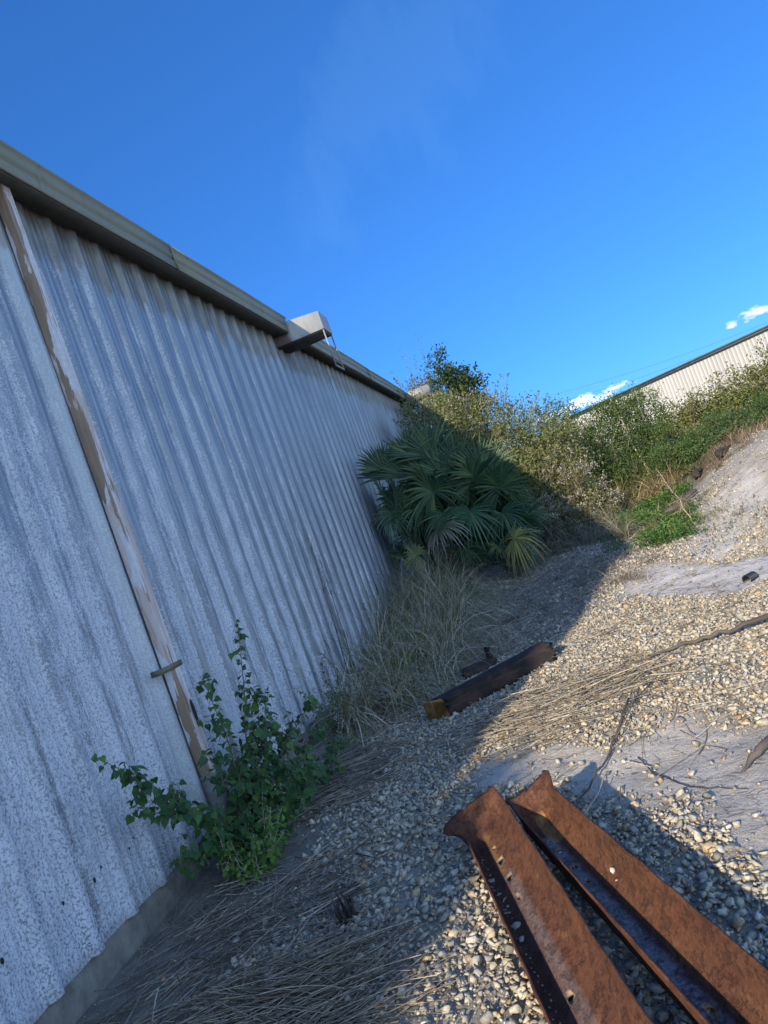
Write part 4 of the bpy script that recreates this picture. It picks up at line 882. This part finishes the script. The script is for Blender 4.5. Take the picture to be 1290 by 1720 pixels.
# ------------------------------------------------------------------ tall grass, dry brush, straw
TAN = [(.38, .32, .23), (.31, .26, .19), (.45, .39, .29), (.24, .195, .145), (.34, .31, .25)]
GRS = [(.10, .14, .04), (.15, .19, .06), (.21, .22, .09)]
def grass_patch(name, n, xr, yr, hr, label, seed, cols, w, droop=(.5, 1.8), lean=(.25, -.25, 1.), width=.006, cnt=60, poly=None, cat='grass', kind='stuff', segs=6):
    rng = np.random.default_rng(seed); cx = rng.uniform(*xr, cnt); cy = rng.uniform(*yr, cnt); k = rng.integers(0, cnt, n)
    x = cx[k] + rng.normal(0, .06, n); y = cy[k] + rng.normal(0, .08, n); x = np.maximum(x, .06); base = np.stack([x, y, terrain(x, y) - .01], 1)
    ld = rng.normal(0, .5, (cnt, 3)); ld[:, 2] = 0; d = np.array(lean) + ld[k] * .6 + rng.normal(0, .28, (n, 3)); d[:, 2] = np.abs(d[:, 2]) + .3
    ln = rng.uniform(*hr, n) * (.75 + .5 * rng.random(cnt))[k]; V, F, C = ribbons(rng, base, d, ln, width * rng.uniform(.6, 1.3, n), rng.uniform(*droop, n), segs, pal(rng, n, cols, w) * rng.uniform(.55, 1.5, (n, 1)), .012, .6)
    lo = V[:, 0] < .035; V[lo, 0] = .035 + rng.uniform(0, .02, lo.sum())
    o = new_mesh(name, V, F, M['dry'], None, C); return tag(o, label, cat, None, kind)
grass_patch('tall_grass', 7000, (.12, 1.25), (6.3, 10.8), (.55, 1.3), 'tangled tall tan and green grass growing along the foot of the metal wall', 31, TAN + GRS + [(.50, .44, .33)], [3, 3, 4, 2, 2, 3, 3, 2.5, 4], (1.2, 4.5), (.3, -.25, 1.), .008, 130)
grass_patch('tall_grass', 1300, (.15, .9), (9.5, 11.2), (.5, 1.0), 'greener upright grass between the tan grass and the palmettos', 32, GRS + TAN[:3], [3, 3, 3, 2, 2, 2], (.4, 1.6), (.15, -.1, 1.), .007, 26)
grass_patch('dry_grass', 3200, (.8, 1.9), (7.2, 10.8), (.2, .5), 'low dry tan grass spilling onto the gravel from the tall grass', 33, TAN, None, (1.5, 3.5), (.4, -.3, .7), .005, 70)
grass_patch('dry_brush', 2600, (1.9, 3.7), (11.2, 13.6), (.3, .9), 'grey dry brush and stalks at the foot of the thicket', 34, [(.30, .26, .21), (.22, .19, .15), (.36, .31, .26), (.16, .15, .07), (.12, .14, .05)], None, (.8, 2.6), (.1, -.4, .8), .007, 60)
grass_patch('dry_grass', 1600, (4.1, 5.3), (15.2, 16.6), (.4, .95), 'tawny dry grass tuft below the pale-trunked young tree', 35, [(.42, .32, .18), (.34, .26, .15), (.30, .24, .13), (.14, .15, .05)], None, (1., 2.8), (0, -.3, 1.), .011, 20)
grass_patch('dry_grass', 2600, (4.9, 8.5), (12.8, 15.4), (.12, .32), 'reddish brown dry weeds along the crest of the sandy bank', 36, [(.24, .16, .11), (.30, .22, .15), (.18, .12, .09), (.12, .13, .06)], None, (.8, 2.5), (0, -.2, .8), .009, 150)
grass_patch('dry_grass', 1500, (3.7, 4.9), (9.6, 13.2), (.1, .3), 'sparse brown weeds where the sand meets the green ditch', 37, [(.24, .19, .13), (.17, .14, .09), (.12, .14, .05), (.30, .26, .18)], None, (.8, 2.5), (0, -.2, .8), .007, 60)
grass_patch('dry_brush', 2600, (1.9, 3.7), (8.4, 11.4), (.15, .5), 'thin grey dry stems at the ragged edge of the shade in front of the thicket', 38, [(.30, .26, .21), (.22, .19, .15), (.38, .33, .27), (.16, .13, .10)], None, (1.5, 3.2), (.1, -.5, .6), .005, 60)
# green ground cover in the ditch
def cover(name, n, poly, cols, ls, h, label, seed):
    rng = np.random.default_rng(seed); x0, x1 = min(p[0] for p in poly), max(p[0] for p in poly); y0, y1 = min(p[1] for p in poly), max(p[1] for p in poly)
    x = rng.uniform(x0, x1, n * 3); y = rng.uniform(y0, y1, n * 3); k = (rng.random(n * 3) < soft(x, y, poly, .25, 7) * np.clip(fbm(x, y, 2.2) * 3.2 - .95, 0, 1)); x, y = x[k][:n], y[k][:n]; m = len(x)
    hh = h * np.clip(fbm(x + 5, y, 1.6) * 2.2 - .4, .1, 1.2) * rng.random(m); P_ = np.stack([x, y, terrain(x, y) + .01 + hh], 1)
    V, F, C = leafset(P_, norm(rng.normal(0, 1, (m, 3)) + [0, 0, .3]), norm(rng.normal(0, .5, (m, 3)) + [0, -.2, 1]), ls * rng.uniform(.6, 1.3, m), ls * .6, pal(rng, m, cols)); return tag(new_mesh(name, V, F, M['leaf'], None, C), label, 'ground cover', None, 'stuff')
cover('ground_cover', 20000, [(3.3, 10.0), (4.15, 9.6), (4.5, 10.9), (4.6, 12.3), (5.0, 13.5), (5.1, 16.8), (4.0, 16.5), (3.2, 13.5)], [(.06, .15, .03), (.10, .21, .04), (.05, .11, .03), (.15, .22, .05)], .045, .16, 'low bright green weeds carpeting the ditch beyond the sand', 51)
cover('ground_cover', 9000, [(5, 14.5), (12, 16.5), (13, 19.8), (5.2, 19)], [(.06, .09, .03), (.12, .13, .05), (.17, .14, .08), (.09, .14, .04)], .07, .3, 'mixed green and brown undergrowth between the bank and the hedge', 52)
cover('ground_cover', 700, [(3.5, 8.5), (4.3, 8.3), (5.2, 9.6), (5.4, 12.4), (4.3, 11)], [(.10, .12, .05), (.14, .14, .07)], .03, .05, 'tiny scattered weeds dotting the pale sand slope', 53)
cover('ground_cover', 7000, [(.6, 12.2), (3.4, 12.0), (3.6, 14.5), (.4, 14.6)], [(.04, .06, .025), (.07, .09, .04), (.12, .11, .06)], .05, .5, 'dark undergrowth behind the palmettos under the thicket', 54)
# dead weed stalk and tall dock stalk on the wall
def stalk(name, base, tip, label, seed, col, nside=14, r=.006, sl=.12):
    rng = np.random.default_rng(seed); b_ = np.array(base, float); t_ = np.array(tip, float); mb = MB(); pts = [b_ + (t_ - b_) * t + np.array([0, 0, 0]) + rng.normal(0, .008, 3) * (0 < t < 1) for t in np.linspace(0, 1, 8)]; mb.tube(pts, np.linspace(r, r * .3, 8), 5, col)
    for k in range(nside):
        t = rng.uniform(.1, .95); q = b_ + (t_ - b_) * t; e = q + norm(rng.normal(0, 1, 3) + norm(t_ - b_) * .8) * sl * rng.uniform(.5, 1.2) * (1.2 - t * .6); e[0] = max(e[0], .05); mb.tube([q, (q + e) / 2 + [0, 0, .01], e], [r * .35, r * .3, r * .15], 3, col)
    o = new_mesh(name, np.concatenate(mb.V) - b_, mb.F, M['dry'], None, np.concatenate(mb.C)); o.location = tuple(b_); return tag(o, label, 'stalk')
stalk('dead_weed', tz(4.45, 10.5, -.02), (4.25, 10.7, float(terrain(4.3, 10.7)) + .85), 'tall thin dead weed standing alone at the edge of the sand', 3, (.40, .32, .22), 34, .010, .2)
stalk('dead_weed', tz(4.3, 9.9, -.02), (4.42, 9.6, float(terrain(4.3, 10)) + .32), 'short forked pale dead weed below the tall lone one', 4, (.45, .38, .28), 5, .005, .2)
for i, (q, e) in enumerate([((.10, 7.35, .3), (.07, 7.75, 1.95)), ((.14, 7.5, .3), (.06, 7.9, 1.6))]):
    stalk('dry_vine', q, e, ['long dark dry vine climbing the wall out of the tall grass', 'shorter dry vine beside the long one on the wall'][i], 6 + i, (.16, .11, .08), 40, .007, .15)

# straw
def straw_patch(n, poly, ang, sd, label, seed, hmax=.05, ln=(.2, .55), cols=TAN, rmin=.0015, rmax=.0040):
    rng = np.random.default_rng(seed); x0, x1 = min(p[0] for p in poly), max(p[0] for p in poly); y0, y1 = min(p[1] for p in poly), max(p[1] for p in poly)
    x = rng.uniform(x0, x1, n * 5); y = rng.uniform(y0, y1, n * 5); k = (rng.random(n * 5) < soft(x, y, poly, .12, 7, .2)) & ~inpoly(x, y, [(1.3, 3.6), (2.45, 3.6), (3.2, 1.0), (1.9, .9)]); x, y = x[k][:n], y[k][:n]; m = len(x)
    a = ang + rng.normal(0, sd, m) + (fbm(x, y, 1.8) - .5) * 1.6 * min(1, sd * 2.5); L_ = rng.uniform(*ln, m)
    B_ = np.stack([x - np.cos(a) * L_ * .5, y - np.sin(a) * L_ * .5, np.zeros(m)], 1); B_[:, 0] = np.maximum(B_[:, 0], .08)
    cj = rng.uniform(.6, 1.45, (m, 1))
    h0 = .01 + hmax * rng.beta(1.2, 2, m)
    V, F, C = straws(rng, B_, a, L_, rng.uniform(rmin, rmax, m), pal(rng, m, cols) * cj, h0, .35); return V, F, C
GREYT = [(.30, .27, .225), (.22, .195, .16), (.40, .36, .30), (.15, .13, .105)]
SP = {
 'flattened grey straw mat in front of the foundation near the camera': [(330, [(.25, 3.35), (.38, 3.75), (1.05, 3.5), (1.3, 3.25), (1.36, 2.85), (.85, 2.75)], .15, .75, .05), (200, [(.05, 2.3), (.05, 3.6), (.6, 3.4), (.9, 2.9), (.8, 2.3)], 1.0, .8, .02)],
 'thick bundle of long pale straw at the bottom of the photo': [(430, [(.6, 2.2), (.68, 2.62), (1.12, 2.68), (1.6, 2.78), (1.9, 2.70), (1.97, 2.45), (1.7, 2.2)], .14, .36, .06)],
 'combed dark straw beside the leafy shrub': [(330, [(.35, 4.9), (.35, 5.8), (1.1, 5.15), (1.05, 4.5), (.65, 4.35)], .1, .34, .05)],
 'sunlit straw fanned out over the gravel right of the timber': [(190, [(1.6, 4.7), (1.87, 5.4), (2.6, 5.5), (3.1, 5.1), (3.0, 4.6), (2.3, 4.45)], .32, .5, .09), (200, [(1.5, 4.8), (1.8, 5.6), (2.9, 5.8), (3.2, 5.0), (2.2, 4.5)], .9, .8, .06)],
 'dry stems strewn in the shade beyond the timber': [(1300, [(1.05, 7.6), (1.3, 9.2), (1.74, 10.3), (2.8, 10.9), (3.3, 9.5), (2.8, 8.2), (2.3, 7.3), (1.7, 7.1)], 1.0, .55, .06), (500, [(.5, 5.9), (.5, 7.2), (1.4, 7.6), (1.5, 6.8), (1.1, 5.8)], .8, .7, .03)],
 'single straws scattered over the gravel': [(900, [(.3, 2), (.3, 7), (4, 8), (4.2, 5), (2.4, 3.4), (1.9, 2)], .5, 1.2, .03)]}
for i, (lab, L_) in enumerate(SP.items()):
    st_ = [straw_patch(n, po, a, sd, lab, 90 + i * 5 + j, hm, (.25, .65) if i in (1, 3) else (.12, .42), TAN if i in (1, 3, 5) else GREYT + TAN[:2]) for j, (n, po, a, sd, hm) in enumerate(L_)]
    V, F, C = join(st_); tag(new_mesh('straw', V, F, M['dry'], None, C), lab, 'straw', None, 'stuff')

V, F, C = join([straw_patch(500, SAND_A, .3, 1.6, '', 131, .004, (.02, .09), [(.12, .09, .07), (.2, .16, .12)], .001, .002), straw_patch(260, SAND_B, .3, 1.6, '', 132, .004, (.03, .12), [(.14, .11, .08)], .0012, .0025)])
tag(new_mesh('debris', V, F, M['dry'], None, C), 'small dark bits of twig and root lying on the sand', 'debris', None, 'stuff')

# ------------------------------------------------------------------ sky, sun, camera
w = bpy.data.worlds.new('World'); scene.world = w; w.use_nodes = True; nt = w.node_tree; nt.nodes.clear()
sdir = Vector((-.274, -.884, .378)).normalized()
bg = nt.nodes.new('ShaderNodeBackground'); out = nt.nodes.new('ShaderNodeOutputWorld'); sky = nt.nodes.new('ShaderNodeTexSky')
sky.sky_type = 'NISHITA'; sky.sun_disc = False; sky.sun_elevation = math.asin(sdir.z); sky.sun_rotation = math.atan2(sdir.x, sdir.y)
sky.air_density = 1.0; sky.dust_density = .3; sky.ozone_density = 3.0; sky.altitude = 0
gm_ = nt.nodes.new('ShaderNodeGamma'); gm_.inputs[1].default_value = .70; nt.links.new(sky.outputs[0], gm_.inputs[0])
hs = nt.nodes.new('ShaderNodeMix'); hs.data_type = 'RGBA'; hs.blend_type = 'MULTIPLY'; hs.inputs[0].default_value = 1.; hs.inputs[7].default_value = (.125, .375, .80, 1); nt.links.new(gm_.outputs[0], hs.inputs[6])
tc = nt.nodes.new('ShaderNodeTexCoord'); nz = nt.nodes.new('ShaderNodeTexNoise'); mp = nt.nodes.new('ShaderNodeMapping'); mp.inputs['Scale'].default_value = (55, 55, 110)
nz.inputs['Scale'].default_value = 1; nz.inputs['Detail'].default_value = 6; nt.links.new(tc.outputs['Generated'], mp.inputs[0]); nt.links.new(mp.outputs[0], nz.inputs['Vector'])
prev = hs.outputs[2]
def wmath(op, a, b=0., c=0., clamp=False):
    m = nt.nodes.new('ShaderNodeMath'); m.operation = op; m.use_clamp = clamp
    for k, v in enumerate((a, b, c)):
        if hasattr(v, 'links'): nt.links.new(v, m.inputs[k])
        else: m.inputs[k].default_value = v
    return m.outputs[0]
sep = nt.nodes.new('ShaderNodeSeparateXYZ'); nt.links.new(tc.outputs['Generated'], sep.inputs[0]); cx_, cy_, cz_ = sep.outputs
def cloud(dx, dz, rx, rz, amt, col, nzo, nw=.9, sl=0.):
    global prev
    ax_ = wmath('DIVIDE', cx_, cy_); az_ = wmath('DIVIDE', cz_, cy_)
    u = wmath('SUBTRACT', ax_, dx); v = wmath('SUBTRACT', wmath('SUBTRACT', az_, dz), wmath('MULTIPLY', u, sl))
    r = wmath('ADD', wmath('POWER', wmath('ABSOLUTE', wmath('DIVIDE', u, rx)), 2.), wmath('POWER', wmath('ABSOLUTE', wmath('DIVIDE', v, rz)), 2.))
    k = wmath('SUBTRACT', 1., wmath('ADD', r, wmath('MULTIPLY_ADD', nzo, nw * 4, -nw * 2)), 0., True)
    k = wmath('MULTIPLY', wmath('MULTIPLY', k, amt), wmath('GREATER_THAN', cy_, 0.))
    mx = nt.nodes.new('ShaderNodeMix'); mx.data_type = 'RGBA'; nt.links.new(k, mx.inputs[0]); nt.links.new(prev, mx.inputs[6]); mx.inputs[7].default_value = (*col, 1); prev = mx.outputs[2]
cloud(.325, .100, .034, .008, .7, (3.2, 3.2, 3.7), nz.outputs[0], 1.6, .1)
cloud(.085, .072, .055, .009, .65, (3.4, 3.6, 4.1), nz.outputs[0], 1.6, 0.)
nz2 = nt.nodes.new('ShaderNodeTexNoise'); mp2 = nt.nodes.new('ShaderNodeMapping'); mp2.inputs['Scale'].default_value = (9, 3, 5); mp2.inputs['Rotation'].default_value = (0, .9, 0); nz2.inputs['Scale'].default_value = 1.2; nz2.inputs['Detail'].default_value = 7; nz2.inputs['Roughness'].default_value = .6
nt.links.new(tc.outputs['Generated'], mp2.inputs[0]); nt.links.new(mp2.outputs[0], nz2.inputs['Vector'])
cloud(.02, .57, .22, .14, .035, (1.3, 2.5, 3.4), nz2.outputs[0], 1.3, .4)
# unseen bright cloud bank added right of and behind the camera, filling the shade
nz3 = nt.nodes.new('ShaderNodeTexNoise'); mp3 = nt.nodes.new('ShaderNodeMapping'); mp3.inputs['Scale'].default_value = (2.6, 2.6, 5.5); nz3.inputs['Scale'].default_value = 1.; nz3.inputs['Detail'].default_value = 8; nz3.inputs['Roughness'].default_value = .58
nt.links.new(tc.outputs['Generated'], mp3.inputs[0]); nt.links.new(mp3.outputs[0], nz3.inputs['Vector'])
dt = wmath('ADD', wmath('ADD', wmath('MULTIPLY', cx_, .85), wmath('MULTIPLY', cy_, -.5)), wmath('MULTIPLY', cz_, .12))
reg = wmath('MULTIPLY', wmath('SUBTRACT', dt, .12), 3.2, 0., True)
cm = wmath('MULTIPLY', wmath('SUBTRACT', wmath('ADD', nz3.outputs[0], wmath('MULTIPLY', reg, .12)), .53), 9., 0., True)
cm = wmath('MULTIPLY', cm, wmath('MULTIPLY', reg, wmath('MULTIPLY', wmath('SUBTRACT', .80, cz_), 4., 0., True)))
mx = nt.nodes.new('ShaderNodeMix'); mx.data_type = 'RGBA'; nt.links.new(cm, mx.inputs[0]); nt.links.new(prev, mx.inputs[6]); mx.inputs[7].default_value = (3.0, 4.4, 6.7, 1); prev = mx.outputs[2]
nt.links.new(prev, bg.inputs[0]); bg.inputs[1].default_value = .15; nt.links.new(bg.outputs[0], out.inputs[0])

sl = bpy.data.lights.new('sun', 'SUN'); sl.energy = 2.6; sl.angle = rad(.8); sl.color = (1., .87, .68)
so = bpy.data.objects.new('sun', sl); COL.objects.link(so); so.rotation_euler = (-sdir).to_track_quat('-Z', 'Y').to_euler(); so.location = (-5, -8, 12)

cam = bpy.data.cameras.new('camera'); co = bpy.data.objects.new('camera', cam); COL.objects.link(co)
fw = Vector((-0.2164206, 0.97594267, 0.02642028)); Rr_ = Vector((0.9147878, 0.21216445, -0.34372886)); Uu = Vector((0.34106511, 0.05022105, 0.9386972))
co.matrix_world = Matrix(((Rr_.x, Uu.x, -fw.x, 2.713), (Rr_.y, Uu.y, -fw.y, 0.), (Rr_.z, Uu.z, -fw.z, 1.6), (0, 0, 0, 1)))
cam.sensor_fit = 'VERTICAL'; cam.sensor_height = 36; cam.lens = 1200 / 1720 * 36; cam.clip_start = .05; cam.clip_end = 3000
scene.camera = co
scene.render.resolution_x = 768; scene.render.resolution_y = 1024
scene.view_settings.view_transform = 'Standard'; scene.view_settings.look = 'None'; scene.view_settings.exposure = 1.42; scene.view_settings.gamma = 1
scene.cycles.max_bounces = 6; scene.cycles.transparent_max_bounces = 8
scene.cycles.use_denoising = True
